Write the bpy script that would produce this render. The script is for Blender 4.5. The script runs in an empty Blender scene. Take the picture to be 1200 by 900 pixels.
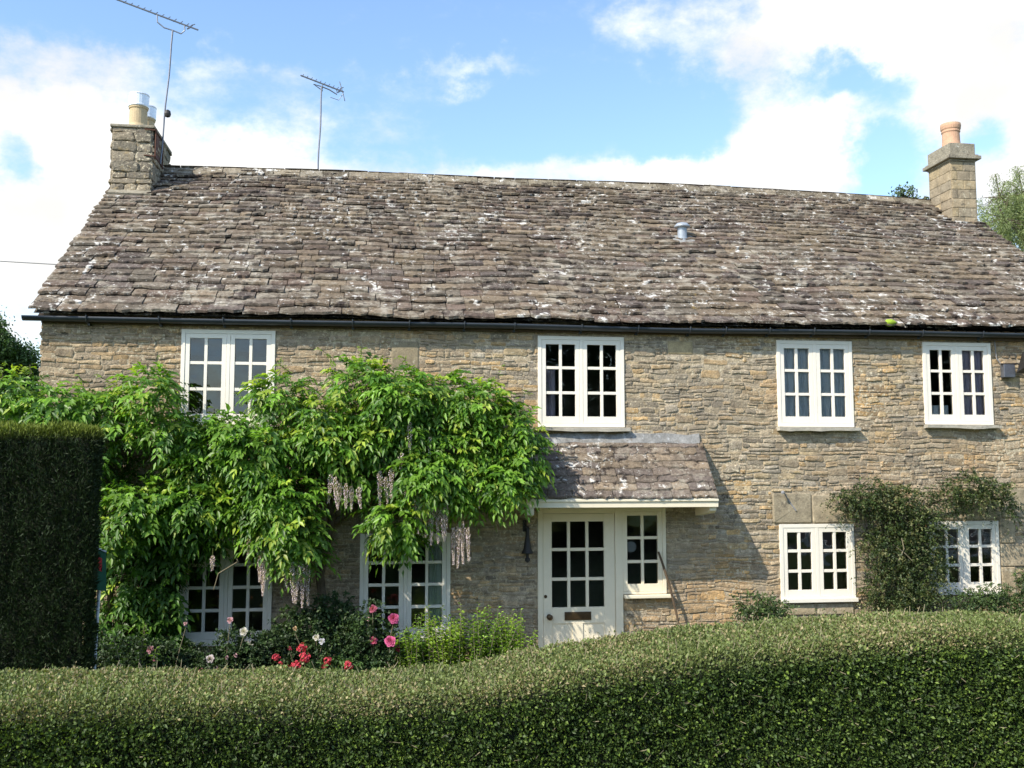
import bpy, math, random
import numpy as np
from mathutils import Vector, Matrix, noise

random.seed(11)
rng = np.random.default_rng(11)
C = bpy.context.scene.collection
SC = bpy.context.scene

# ------------------------------------------------------------------ camera, sun, sky, exposure
# World: X along the house front, Y away from the viewer, Z up; the photographer's eye is the origin,
# the house front stands at Y = 12, the garden lies at Z = -2.55, the lane at Z = -1.65.
cam = bpy.data.cameras.new('camera')
cam.lens = 36.0 * 1149.15 / 1200.0
cam.sensor_width = 36.0
cam.clip_start = 0.05
cam.clip_end = 3000
co = bpy.data.objects.new('camera', cam)
C.objects.link(co)
pitch, roll, yaw = 0.08989, -0.00079, 0.13714
fw = Vector((math.sin(yaw), math.cos(yaw), 0)); rt = Vector((math.cos(yaw), -math.sin(yaw), 0)); up = Vector((0, 0, 1))
fw2 = fw*math.cos(pitch) + up*math.sin(pitch); up2 = up*math.cos(pitch) - fw*math.sin(pitch)
rt3 = rt*math.cos(roll) + up2*math.sin(roll); up3 = up2*math.cos(roll) - rt*math.sin(roll)
co.matrix_world = Matrix(((rt3.x, up3.x, -fw2.x, 0), (rt3.y, up3.y, -fw2.y, 0), (rt3.z, up3.z, -fw2.z, 0), (0, 0, 0, 1)))
SC.camera = co

SUN_DIR = Vector((0.78, 0.56, -0.87)).normalized()       # the way the light travels
sun = bpy.data.lights.new('sun', 'SUN')
sun.energy = 4.3
sun.angle = math.radians(0.53)
sun.color = (1.0, 0.93, 0.80)
so = bpy.data.objects.new('sun', sun)
C.objects.link(so)
so.location = (-20, -12, 25)
so.rotation_euler = SUN_DIR.to_track_quat('-Z', 'Y').to_euler()

SC.view_settings.view_transform = 'Standard'
SC.view_settings.look = 'None'
SC.view_settings.exposure = 0.55
SC.view_settings.gamma = 1.0

world = bpy.data.worlds.new('World')
SC.world = world
world.use_nodes = True
wn, wl = world.node_tree.nodes, world.node_tree.links
wn.clear()
wout = wn.new('ShaderNodeOutputWorld')
bg = wn.new('ShaderNodeBackground'); bg.inputs['Strength'].default_value = 0.13
wl.new(bg.outputs[0], wout.inputs['Surface'])
sky = wn.new('ShaderNodeTexSky'); sky.sky_type = 'NISHITA'; sky.sun_disc = False
to_sun = -SUN_DIR
sky.sun_elevation = math.asin(to_sun.z)
sky.sun_rotation = math.atan2(to_sun.x, to_sun.y)
sky.air_density = 1.0; sky.dust_density = 0.6; sky.ozone_density = 1.0
tc = wn.new('ShaderNodeTexCoord')

def wmath(op, a, b=None, clamp=False):
    n = wn.new('ShaderNodeMath'); n.operation = op; n.use_clamp = clamp
    for i, v in enumerate((a, b)):
        if v is None: continue
        if isinstance(v, (int, float)): n.inputs[i].default_value = v
        else: wl.new(v, n.inputs[i])
    return n.outputs[0]

def wvec(op, a, b):
    n = wn.new('ShaderNodeVectorMath'); n.operation = op
    for i, v in enumerate((a, b)):
        if isinstance(v, (tuple, Vector)): n.inputs[i].default_value = tuple(v)
        else: wl.new(v, n.inputs[i])
    return n.outputs['Value'] if op in ('DOT_PRODUCT', 'LENGTH') else n.outputs['Vector']

def wnoise(scale, detail=6, rough=0.6, off=(0, 0, 0), stretch=(1, 1, 1)):
    m = wn.new('ShaderNodeMapping'); m.inputs['Location'].default_value = off; m.inputs['Scale'].default_value = stretch
    wl.new(tc.outputs['Generated'], m.inputs['Vector'])
    n = wn.new('ShaderNodeTexNoise'); n.inputs['Scale'].default_value = scale
    n.inputs['Detail'].default_value = detail; n.inputs['Roughness'].default_value = rough
    wl.new(m.outputs[0], n.inputs['Vector'])
    return n

n_warp = wnoise(9, 6, 0.62)
warp = wvec('SUBTRACT', n_warp.outputs['Color'], (0.5, 0.5, 0.5))
ws = wn.new('ShaderNodeVectorMath'); ws.operation = 'SCALE'; ws.inputs['Scale'].default_value = 0.12
wl.new(warp, ws.inputs[0])
wdir = wvec('ADD', tc.outputs['Generated'], ws.outputs['Vector'])
# banks of cloud: direction, half width, half height, weight, edge softness
CLOUDS = [
    ((0.391, 0.865, 0.310), .070, .045, 1.35, 0), ((0.34, 0.89, 0.283), .065, .022, .9, 0), ((0.350, 0.842, 0.405), .150, .034, .62, 0),
    ((0.485, 0.791, 0.405), .13, .034, .75, 0), ((0.530, 0.782, 0.345), .075, .030, .8, 0), ((0.560, 0.787, 0.270), .045, .050, 1.1, 0),
    ((-0.294, 0.910, 0.300), .10, .055, .85, 0), ((-0.172, 0.936, 0.290), .11, .035, .8, 0), ((-0.297, 0.932, 0.205), .10, .08, 1.3, 0),
    ((0.085, 0.920, 0.385), .075, .013, .80, 0), ((-0.12, 0.93, 0.325), .20, .03, .20, 0), ((-0.037, 0.951, 0.292), .19, .018, .45, 0), ((0.164, 0.937, 0.288), .14, .012, .40, 0), ((0.245, 0.868, 0.42), .05, .03, .55, 0),
    ((-0.20, 0.92, 0.375), .15, .014, .42, 0), ((0.25, 0.90, 0.27), .10, .012, .5, 0),
    ((0.159, 0.910, 0.390), .13, .07, -.60, 0), ((0.292, 0.890, 0.335), .050, .05, -.9, 0), ((-0.321, 0.906, 0.276), .026, .024, -1.5, 0),
    ((0.466, 0.835, 0.300), .028, .035, -1.5, 0), ((0.43, 0.84, 0.365), .05, .012, -.8, 0), ((-0.16, 0.902, 0.41), .14, .035, -.5, 0), ((0.55, 0.80, .30), .018, .02, -1.0, 0)]
acc = None
for c, rx, ry, w, _ in CLOUDS:
    c = Vector(c).normalized(); R = Vector((c.y, -c.x, 0)).normalized(); U = R.cross(c)
    d = wvec('SUBTRACT', wdir, c)
    a = wmath('MULTIPLY', wvec('DOT_PRODUCT', d, R), 1/rx); b = wmath('MULTIPLY', wvec('DOT_PRODUCT', d, U), 1/ry)
    r2 = wmath('ADD', wmath('MULTIPLY', a, a), wmath('MULTIPLY', b, b))
    m = wmath('MULTIPLY', wmath('POWER', 2.0, wmath('MULTIPLY', r2, -1.0)), w)
    acc = m if acc is None else wmath('ADD', acc, m)
n_det = wnoise(16, 9, 0.62, (3.1, 1.7, 0.4), (1, 1, 1.7))
n_big = wnoise(2.3, 7, 0.55, (1.3, 0.2, 5.0), (1, 1, 2.0))
det = wmath('MULTIPLY', wmath('SUBTRACT', n_det.outputs['Fac'], 0.5), 1.9)
big = wmath('MULTIPLY', wmath('SUBTRACT', n_big.outputs['Fac'], 0.48), 1.2)
cover = wmath('ADD', wmath('ADD', acc, det), big)
mr = wn.new('ShaderNodeMapRange'); mr.interpolation_type = 'SMOOTHERSTEP'
mr.inputs['From Min'].default_value = -0.28; mr.inputs['From Max'].default_value = 1.12
wl.new(cover, mr.inputs['Value'])
n_shade = wnoise(7, 6, 0.5, (0, 2, 7))
cr = wn.new('ShaderNodeMapRange'); cr.inputs['From Min'].default_value = 0.35; cr.inputs['From Max'].default_value = 0.65
cr.inputs['To Min'].default_value = 5.3; cr.inputs['To Max'].default_value = 7.2
wl.new(n_shade.outputs['Fac'], cr.inputs['Value'])
ccol = wn.new('ShaderNodeVectorMath'); ccol.operation = 'SCALE'; ccol.inputs[0].default_value = (1.0, 0.99, 0.965)
wl.new(cr.outputs[0], ccol.inputs['Scale'])
skyboost = wn.new('ShaderNodeVectorMath'); skyboost.operation = 'MULTIPLY'; skyboost.inputs[1].default_value = (1.42, 1.54, 1.60)
wl.new(sky.outputs[0], skyboost.inputs[0])
mx = wn.new('ShaderNodeMix'); mx.data_type = 'RGBA'
wl.new(mr.outputs[0], mx.inputs['Factor'])
wl.new(skyboost.outputs[0], mx.inputs['A']); wl.new(ccol.outputs[0], mx.inputs['B'])
wl.new(mx.outputs['Result'], bg.inputs['Color'])

GZ = -2.55      # garden ground
SZ = -1.65      # lane

# ------------------------------------------------------------------ materials
def mat(name, base, rough=0.8, attr=False, nscale=None, namt=0.3, bump=0.0, bscale=60, spec=0.3, metal=0.0, lichen=None, transl=0.0, hue=None):
    m = bpy.data.materials.new(name); m.use_nodes = True
    N, Lk = m.node_tree.nodes, m.node_tree.links
    p = N['Principled BSDF']; p.inputs['Roughness'].default_value = rough
    p.inputs['Specular IOR Level'].default_value = spec; p.inputs['Metallic'].default_value = metal
    g = N.new('ShaderNodeNewGeometry')
    col = N.new('ShaderNodeRGB'); col.outputs[0].default_value = (*base, 1); cur = col.outputs[0]
    def mul(a, b, fac=1.0, mode='MULTIPLY'):
        x = N.new('ShaderNodeMix'); x.data_type = 'RGBA'; x.blend_type = mode
        if isinstance(fac, float): x.inputs['Factor'].default_value = fac
        else: Lk.new(fac, x.inputs['Factor'])
        Lk.new(a, x.inputs['A'])
        if isinstance(b, tuple): x.inputs['B'].default_value = b
        else: Lk.new(b, x.inputs['B'])
        return x.outputs['Result']
    if attr:
        a = N.new('ShaderNodeVertexColor'); a.layer_name = 'tint'; cur = mul(cur, a.outputs['Color'])
    def nz(sc, det=4, rough_=0.6, off=0.0):
        t = N.new('ShaderNodeTexNoise'); t.inputs['Scale'].default_value = sc; t.inputs['Detail'].default_value = det
        t.inputs['Roughness'].default_value = rough_
        mp = N.new('ShaderNodeMapping'); mp.inputs['Location'].default_value = (off, off*.7, off*1.3)
        Lk.new(g.outputs['Position'], mp.inputs['Vector']); Lk.new(mp.outputs[0], t.inputs['Vector'])
        return t
    def ramp(fac, lo, hi, a=0.0, b=1.0):
        r = N.new('ShaderNodeMapRange'); r.inputs['From Min'].default_value = lo; r.inputs['From Max'].default_value = hi
        r.inputs['To Min'].default_value = a; r.inputs['To Max'].default_value = b
        Lk.new(fac, r.inputs['Value']); return r.outputs[0]
    if nscale:
        for s, am in ((nscale, namt), (nscale*5.3, namt*.8)):
            t = nz(s)
            v = ramp(t.outputs['Fac'], .25, .75, 1-am, 1+am)
            vv = N.new('ShaderNodeCombineColor')
            for i in range(3): Lk.new(v, vv.inputs[i])
            cur = mul(cur, vv.outputs[0])
    if hue:       # a second colour in irregular patches
        for k, (h, sc, lo, hi) in enumerate(hue):
            t = nz(sc, 5, .65, 3.3+k*5)
            cur = mul(cur, (*h, 1), ramp(t.outputs['Fac'], lo, hi), 'MIX')
    if lichen:    # crusty patches: colour, scale, threshold, softness
        for k, (lc, sc, lo, hi) in enumerate(lichen):
            t = nz(sc, 6, .7, 11.0+k*4)
            t2 = nz(1.1, 3, .5, 7.0+k*3)
            s = N.new('ShaderNodeMath'); s.operation = 'ADD'
            Lk.new(t.outputs['Fac'], s.inputs[0]); Lk.new(ramp(t2.outputs['Fac'], .3, .7, -.06, .06), s.inputs[1])
            cur = mul(cur, (*lc, 1), ramp(s.outputs[0], lo, hi), 'MIX')
    Lk.new(cur, p.inputs['Base Color'])
    if bump:
        t = nz(bscale, 5, .65); b = N.new('ShaderNodeBump'); b.inputs['Strength'].default_value = 1.0
        b.inputs['Distance'].default_value = bump
        Lk.new(t.outputs['Fac'], b.inputs['Height']); Lk.new(b.outputs[0], p.inputs['Normal'])
    if transl:
        tr = N.new('ShaderNodeBsdfTranslucent'); Lk.new(mul(cur, (1.25, 1.3, .45, 1)), tr.inputs['Color'])
        ms = N.new('ShaderNodeMixShader'); ms.inputs[0].default_value = transl
        Lk.new(p.outputs[0], ms.inputs[1]); Lk.new(tr.outputs[0], ms.inputs[2]); Lk.new(ms.outputs[0], N['Material Output'].inputs['Surface'])
    return m

M = {}
M['stone'] = mat('rubble_stone', (1.20, 1.13, 1.02), .92, True, 13, .44, .014, 42, .12, lichen=[((.33, .27, .19), 2.4, .48, .76), ((.17, .145, .12), 1.2, .50, .82), ((.62, .54, .39), 24, .57, .66), ((.09, .075, .055), 9, .62, .70), ((.36, .27, .15), 6, .60, .70)])
M['mortar'] = mat('lime_mortar', (.45, .37, .26), .95, False, 13, .46, .02, 36, .1, lichen=[((.33, .27, .19), 2.4, .48, .76), ((.17, .145, .12), 1.2, .50, .82), ((.62, .54, .39), 24, .57, .66), ((.09, .075, .055), 9, .62, .70)])
M['ashlar'] = mat('dressed_stone', (1, 1, 1), .9, True, 9, .30, .008, 34, .12, lichen=[((.50, .44, .32), 14, .58, .68), ((.14, .12, .09), 7, .58, .70)])
M['tile'] = mat('stone_roof_tile', (.80, .74, .69), .92, True, 19, .42, .020, 34, .12,
                lichen=[((.34, .30, .24), 5, .52, .68), ((.66, .63, .58), 8, .595, .65), ((.46, .43, .37), 27, .60, .67), ((.045, .035, .03), 7, .56, .66), ((.28, .20, .08), 16, .67, .73)])
M['white'] = mat('white_painted_wood', (.82, .76, .655), .45, False, 3, .03, .0006, 20, .4)
M['cream'] = mat('cream_painted_wood', (.80, .71, .54), .5, False, 3, .03, .0006, 20, .4)
M['cap'] = mat('weathered_cap_stone', (.27, .24, .185), .9, False, 9, .3, .012, 30, .15, lichen=[((.50, .48, .42), 13, .60, .68), ((.12, .10, .08), 7, .6, .7)])
M['sill'] = mat('sill_stone', (.46, .42, .35), .85, False, 8, .18, .004, 40, .2, lichen=[((.25, .22, .17), 12, .58, .7)])
M['lead'] = mat('lead_flashing', (.24, .235, .225), .7, False, 8, .35, .008, 14, .3, lichen=[((.42, .42, .42), 9, .55, .65), ((.16, .14, .12), 7, .55, .66)])
M['gutter'] = mat('dark_gutter_paint', (.028, .034, .042), .38, False, 5, .15, 0, 20, .5)
M['iron'] = mat('black_iron', (.02, .018, .017), .55, False, 20, .2, .001, 90, .5)
M['rust'] = mat('rusty_iron', (.10, .045, .03), .8, False, 20, .3, .002, 80, .3)
M['steel'] = mat('weathered_aluminium', (.16, .17, .20), .45, False, 20, .15, 0, 20, .5, .6)
M['clay_buff'] = mat('buff_clay', (.50, .39, .24), .8, False, 8, .15, .002, 40, .2)
M['clay_orange'] = mat('orange_clay', (.52, .32, .21), .8, False, 8, .15, .002, 40, .2)
M['cowl'] = mat('galvanised_mesh', (.80, .84, .90), .4, False, 20, .1, 0, 20, .5, .3)
M['vent'] = mat('pale_vent_metal', (.36, .39, .43), .4, False, 10, .15, 0, 20, .5, .2)
M['inside'] = mat('room_plaster', (.34, .31, .27), .9, False, 3, .1)
M['net'] = mat('net_curtain', (.88, .93, .96), .9, False, 5, .06)
M['lilac'] = mat('lilac_curtain', (.70, .62, .72), .9, False, 5, .06)
M['sage'] = mat('sage_curtain', (.58, .66, .55), .9, False, 5, .06)
M['bark'] = mat('bark', (.11, .085, .06), .9, False, 12, .3, .01, 30, .2)
M['twig'] = mat('pale_twig', (.22, .19, .12), .85, False, 12, .2)
M['leaf'] = mat('wisteria_leaf', (1, 1, 1), .42, True, None, spec=.45, transl=.45)
M['hedge'] = mat('privet_leaf', (1, 1, 1), .5, True, None, spec=.32, transl=.22)
M['yew'] = mat('yew_needle', (1, 1, 1), .6, True, None, spec=.25, transl=.12)
M['shrub'] = mat('small_leaf', (1, 1, 1), .5, True, None, spec=.4, transl=.22)
M['petal'] = mat('petal', (1, 1, 1), .75, True, None, spec=.2, transl=.3)
M['core'] = mat('shaded_core', (.014, .018, .009), 1.0, False, 14, .4)  # near-black, the shade inside the hedges is put into the colour
M['moss'] = mat('bright_moss', (.26, .36, .04), .95, False, 40, .3, .006, 90, .1)
M['grass'] = mat('lawn', (.055, .095, .025), .9, False, 3, .3, .02, 60, .2, hue=[((.10, .11, .04), .8, .5, .62)])
M['soil'] = mat('soil', (.06, .045, .03), .95, False, 8, .3, .03, 30, .1)
M['asphalt'] = mat('asphalt', (.055, .055, .055), .9, False, 6, .2, .004, 120, .25)
M['gravel'] = mat('gravel_path', (.30, .26, .19), .95, False, 40, .35, .01, 90, .1)
M['sign_white'] = mat('sign_panel', (.62, .66, .72), .4)
M['sign_red'] = mat('sign_red', (.55, .03, .04), .4)
M['sign_green'] = mat('sign_green', (.02, .10, .06), .4)
M['brass'] = mat('dull_brass', (.10, .065, .035), .4, False, 10, .2, 0, 20, .5, .7)
M['wood'] = mat('weathered_stick', (.10, .07, .045), .8, False, 15, .3, .002, 60, .2)
M['cable'] = mat('grey_cable', (.25, .25, .26), .6)
M['clock'] = mat('pale_plate', (.55, .55, .52), .5)

def glass_mat(name, tint, refl):
    m = bpy.data.materials.new(name); m.use_nodes = True
    N, Lk = m.node_tree.nodes, m.node_tree.links
    N.remove(N['Principled BSDF'])
    fr = N.new('ShaderNodeFresnel'); fr.inputs['IOR'].default_value = refl
    tr = N.new('ShaderNodeBsdfTransparent'); tr.inputs[0].default_value = (*tint, 1)
    gl = N.new('ShaderNodeBsdfGlossy'); gl.inputs['Roughness'].default_value = .015
    t = N.new('ShaderNodeTexNoise'); t.inputs['Scale'].default_value = 2.3
    g = N.new('ShaderNodeNewGeometry'); Lk.new(g.outputs['Position'], t.inputs['Vector'])
    b = N.new('ShaderNodeBump'); b.inputs['Distance'].default_value = .012; b.inputs['Strength'].default_value = .6
    Lk.new(t.outputs['Fac'], b.inputs['Height']); Lk.new(b.outputs[0], gl.inputs['Normal'])
    ms = N.new('ShaderNodeMixShader')
    Lk.new(fr.outputs[0], ms.inputs[0]); Lk.new(tr.outputs[0], ms.inputs[1]); Lk.new(gl.outputs[0], ms.inputs[2])
    Lk.new(ms.outputs[0], N['Material Output'].inputs['Surface'])
    return m
M['glass'] = glass_mat('window_glass', (.86, .88, .88), 1.9)

# ------------------------------------------------------------------ object helpers
ORIGIN = {}

def tag(o, label=None, cat=None, group=None, kind=None):
    if label: o['label'] = label
    if cat: o['category'] = cat
    if group: o['group'] = group
    if kind: o['kind'] = kind
    return o

def attach(o, world_origin, parent):
    w = Vector(world_origin)
    ORIGIN[o.name] = w
    if parent is not None:
        o.parent = parent
        o.location = w - ORIGIN[parent.name]
    else:
        o.location = w

def empty(name, loc):
    o = bpy.data.objects.new(name, None); C.objects.link(o); o.empty_display_size = .2
    attach(o, loc, None)
    return o

def mesh_np(name, V, faces, material, parent=None, tint=None, smooth=False, quads=None, base=False):
    """one mesh object; V world coordinates (n,3); faces list, or array with `quads` corners per face"""
    V = np.asarray(V, dtype=np.float64).reshape(-1, 3)
    lo, hi = V.min(0), V.max(0)
    org = (lo + hi)/2
    if base: org[2] = lo[2]
    me = bpy.data.meshes.new(name)
    if quads:
        F = np.asarray(faces, dtype=np.int32).reshape(-1, quads)
        me.vertices.add(len(V)); me.vertices.foreach_set('co', (V - org).astype(np.float32).ravel())
        me.loops.add(F.size); me.loops.foreach_set('vertex_index', F.ravel())
        me.polygons.add(len(F)); me.polygons.foreach_set('loop_start', np.arange(0, F.size, quads, dtype=np.int32))
        me.update(calc_edges=True)
    else:
        me.from_pydata((V - org).tolist(), [], faces); me.update()
    if tint is not None:
        a = me.color_attributes.new('tint', 'FLOAT_COLOR', 'POINT')
        T = np.ones((len(V), 4), dtype=np.float32); T[:, :3] = np.asarray(tint, dtype=np.float32)
        a.data.foreach_set('color', T.ravel())
    if smooth: me.polygons.foreach_set('use_smooth', [True]*len(me.polygons))
    me.materials.append(material)
    o = bpy.data.objects.new(name, me); C.objects.link(o)
    attach(o, org, parent)
    return o

class MB:
    def __init__(s): s.v = []; s.f = []; s.t = []
    def add(s, v, f, t=(1, 1, 1)):
        n = len(s.v); s.v += [tuple(p) for p in v]; s.f += [[i+n for i in q] for q in f]; s.t += [t]*len(v)
    def box(s, x0, x1, y0, y1, z0, z1):
        v = [(x, y, z) for x in (x0, x1) for y in (y0, y1) for z in (z0, z1)]
        s.add(v, [(0, 1, 3, 2), (4, 6, 7, 5), (0, 4, 5, 1), (2, 3, 7, 6), (0, 2, 6, 4), (1, 5, 7, 3)])
    def tube(s, pts, r, n=8, caps=True):
        pts = [Vector(p) for p in pts]; rs = r if isinstance(r, (list, tuple)) else [r]*len(pts)
        V = []; F = []
        a = None
        for i, p in enumerate(pts):
            d = (pts[min(i+1, len(pts)-1)] - pts[max(i-1, 0)]).normalized()
            if a is None:
                a = d.orthogonal().normalized()
            a = (a - d*a.dot(d)).normalized(); b = d.cross(a)
            for k in range(n):
                t = 2*math.pi*k/n
                V.append(p + (a*math.cos(t) + b*math.sin(t))*rs[i])
        for i in range(len(pts)-1):
            for k in range(n):
                F.append((i*n+k, i*n+(k+1) % n, (i+1)*n+(k+1) % n, (i+1)*n+k))
        if caps:
            F.append(tuple(range(n-1, -1, -1))); F.append(tuple((len(pts)-1)*n+k for k in range(n)))
        s.add(V, F)
    def lathe(s, c, prof, n=20, axis=(0, 0, 1)):
        """prof: list of (r, h) along axis"""
        ax = Vector(axis).normalized(); a = ax.orthogonal().normalized(); b = ax.cross(a); c = Vector(c)
        V = []; F = []
        for r, h in prof:
            for k in range(n):
                t = 2*math.pi*k/n
                V.append(c + ax*h + (a*math.cos(t)+b*math.sin(t))*r)
        for i in range(len(prof)-1):
            for k in range(n): F.append((i*n+k, i*n+(k+1) % n, (i+1)*n+(k+1) % n, (i+1)*n+k))
        F.append(tuple(range(n-1, -1, -1))); F.append(tuple((len(prof)-1)*n+k for k in range(n)))
        s.add(V, F)
    def build(s, name, m, parent=None, tint=False, bevel=0, smooth=False, base=False):
        o = mesh_np(name, s.v, s.f, m, parent, s.t if tint else None, smooth, base=base)
        if bevel:
            b = o.modifiers.new('bevel', 'BEVEL'); b.width = bevel; b.segments = 2; b.limit_method = 'ANGLE'
        return o

# ------------------------------------------------------------------ ground
def ground():
    ys = [-600, -60, -20, -8, -6.2, 3.9, 4.1, 4.6, 5.6, 6.6, 9, 12, 16, 24, 60, 200, 900]
    def gz(y):
        if y <= 3.95: return SZ - .12
        if y <= 5.2: return SZ
        if y <= 6.8: return SZ + (GZ - SZ)*(y-5.2)/1.6
        return GZ
    xs = [-800, -100, -30, -15] + [(-12 + i*1.2) for i in range(26)] + [25, 45, 110, 800]
    V = [(x, y, gz(y) + (0.03*noise.noise(Vector((x*.6, y*.6, 0))) if y > 4.2 else 0)) for y in ys for x in xs]
    n = len(xs)
    F = [(j*n+i, j*n+i+1, (j+1)*n+i+1, (j+1)*n+i) for j in range(len(ys)-1) for i in range(n-1)]
    tag(mesh_np('ground', V, F, M['grass'], smooth=False), 'grassy ground sloping from the lane down to the cottage garden', kind='structure')
    r = MB(); r.box(-120, 120, -3.6, 2.6, SZ-.3, SZ-.10)
    tag(r.build('road', M['asphalt']), 'asphalt lane in front of the hedge', kind='structure')
    k = MB(); k.box(-120, 120, 2.62, 2.78, SZ-.3, SZ+.01)
    tag(k.build('kerb', M['ashlar'], tint=True), 'stone kerb along the lane', kind='structure')
    b = MB(); b.box(-5, 1.75, 10.6, 11.93, GZ-.3, GZ+.05); b.box(3.2, 10, 11.2, 11.93, GZ-.3, GZ+.05)
    tag(b.build('flower_bed', M['soil']), 'dark soil bed along the cottage wall', kind='structure')
    p = MB(); p.box(1.95, 3.05, 7.0, 11.9, GZ-.3, GZ+.035)
    tag(p.build('path', M['gravel']), 'gravel path to the front door', kind='structure')
ground()

# ------------------------------------------------------------------ the cottage
house = empty('stone_cottage', (2.9, 12.0, GZ))
tag(house, 'long two-storey stone cottage with a mossy stone-tiled roof and white casement windows', 'house')
WX0, WX1 = -3.88, 9.78
WTOP = 1.86
WINS = {  # x0, x1, z0, z1, rows
    'W1': (-2.31, -1.22, .56, 1.70, 3), 'W2': (1.98, 3.08, .56, 1.70, 3), 'W3': (5.10, 6.13, .58, 1.70, 3), 'W4': (7.12, 8.09, .62, 1.71, 3),
    'L1': (-2.25, -1.20, -1.98, -.73, 4), 'L2': (-.18, .90, -1.98, -.73, 4), 'R1': (5.08, 6.08, -1.62, -.66, 3), 'R2': (7.10, 8.09, -1.56, -.64, 3)}
DOORX0, DOORX1, DOORTOP = 1.97, 2.99, -.44
SIDE = (2.99, 3.59, -1.50, -.44)
OPEN = [w[:4] for w in WINS.values()] + [(DOORX0, DOORX1, GZ, DOORTOP), SIDE]

def build_wall():
    xs = sorted({WX0, WX1} | {v for o in OPEN for v in o[:2]}); zs = sorted({GZ-.3, WTOP} | {v for o in OPEN for v in o[2:]})
    m = MB()
    for i in range(len(xs)-1):
        for j in range(len(zs)-1):
            cx, cz = (xs[i]+xs[i+1])/2, (zs[j]+zs[j+1])/2
            if any(o[0] < cx < o[1] and o[2] < cz < o[3] for o in OPEN): continue
            m.box(xs[i], xs[i+1], 12.0, 12.42, zs[j], zs[j+1])
    m.box(WX0, WX0+.4, 12.421, 18.6, GZ-.3, WTOP); m.box(WX1-.4, WX1, 12.421, 18.6, GZ-.3, WTOP)
    m.box(WX0+.401, WX1-.401, 18.2, 18.6, GZ-.3, WTOP)
    for x0, x1 in ((WX0, WX0+.4), (WX1-.4, WX1)):    # gables
        v = [(x, y, z) for x in (x0, x1) for y, z in ((12.15, WTOP+.001), (18.45, WTOP+.001), (15.3, 4.45))]
        m.add(v, [(0, 2, 1), (3, 4, 5), (0, 1, 4, 3), (1, 2, 5, 4), (2, 0, 3, 5)])
    return m.build('wall', M['mortar'], house)
wall = build_wall()
m = MB(); m.box(WX0+.4, WX1-.4, 12.43, 18.2, -.20, 0.0); m.build('upper_floor', M['inside'], house)
m = MB(); m.box(WX0+.4, WX1-.4, 12.43, 18.2, 1.76, 1.85); m.build('ceiling', M['inside'], house)
m = MB(); m.box(WX0+.4, WX1-.4, 15.2, 15.3, GZ, 1.75); m.build('partition', M['inside'], house)
m = MB()
for x in (-3.0+1.9*1, 1.2, 4.2, 6.6): m.box(x+.3, x+.4, 12.43, 15.19, GZ, 1.75)
m.build('partition', M['inside'], house)

def fbm(x, z, s, seed=0.0): return noise.fractal(Vector((x*s, z*s, seed)), 1.0, 2.0, 4)

PAL = [(.29, .255, .195), (.25, .23, .195), (.33, .285, .20), (.20, .185, .16), (.36, .27, .155), (.27, .26, .235)]
def stone_tint(x, z):
    o = fbm(x, z*1.3, .9, 3.3)          # orange patches
    g = fbm(x, z, .6, 8.1)
    c = Vector(random.choice(PAL))
    right = min(1, max(0, (x-3.0)/3.0))
    if z > .2: right = min(1, right+.15*(x > 1))
    k = max(0, min(1, -.08 + o*1.5 + .26*right))
    c = c.lerp(Vector((.42, .27, .11)), k*random.uniform(.35, .95))
    c = c.lerp(Vector((.26, .24, .205)), max(0, min(.85, g*1.4+.28))*random.uniform(.5, 1))
    if x < 1.0: c = c.lerp(Vector((.23, .18, .125)), .45)
    c = Vector((c.x*1.05, c.y*1.0, c.z*.96))
    return tuple(c*random.uniform(.74, 1.30))

def stone_geo(o, U, W, N, x0, x1, z0, z1, d, rough=.006, cr=.35):
    """irregular block standing proud of a plane; o origin, U along, W up, N outward"""
    w, h = x1-x0, z1-z0
    c = min(w, h)*cr
    pts = [(x0+c*.5, z0), (x0+w*.35, z0), (x0+w*.68, z0), (x1-c*.5, z0), (x1, z0+c*.5), (x1, z1-c*.5),
           (x1-c*.5, z1), (x0+w*.66, z1), (x0+w*.33, z1), (x0+c*.5, z1), (x0, z1-c*.5), (x0, z0+c*.5)]
    pts = [(a+random.uniform(-rough, rough), b+random.uniform(-rough, rough)*.9) for a, b in pts]
    mx_, mz_ = (x0+x1)/2, (z0+z1)/2
    V = []
    tx, tz = random.uniform(-.25, .25)*d/max(w, .05), random.uniform(-.5, .3)*d/max(h, .03)
    for ring in range(3):
        for a, b in pts:
            if ring == 0: q = o+U*a+W*b-N*.004
            elif ring == 1: q = o+U*a+W*b+N*d*.62
            else:
                ins = min(.010, h*.16)
                a2 = a+(mx_-a)*min(.9, ins*1.6/max(w*.5, .02)); b2 = b+(mz_-b)*min(.9, ins/max(h*.5, .01))
                q = o+U*a2+W*b2+N*(d*(1+random.uniform(-.12, .12)) + tx*(a2-mx_) + tz*(b2-mz_))
            V.append(q)
    V.append(o+U*(mx_+w*.1*random.uniform(-1, 1))+W*mz_+N*(d*random.uniform(1.0, 1.35)))
    n = 12
    F = [(r*n+k, r*n+(k+1) % n, (r+1)*n+(k+1) % n, (r+1)*n+k) for r in range(2) for k in range(n)]
    F += [(2*n+k, 2*n+(k+1) % n, 3*n) for k in range(n)]
    return V, F

def hidden(x, z):      # behind wisteria, climber, porch or hedge
    if x < 1.75 and z > -1.0 and z < .75 - max(0, x)*.15 + (.2 if -1 < x < 1.2 else 0): return True
    if x < -2.2 and z < .75: return True
    if z < -1.75 + max(0, (x-1.0))*.14: return True
    if 1.8 < x < 4.1 and -.42 < z < .45: return True
    if 6.0 < x < 7.15 and z < -.2: return True
    return False

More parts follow.
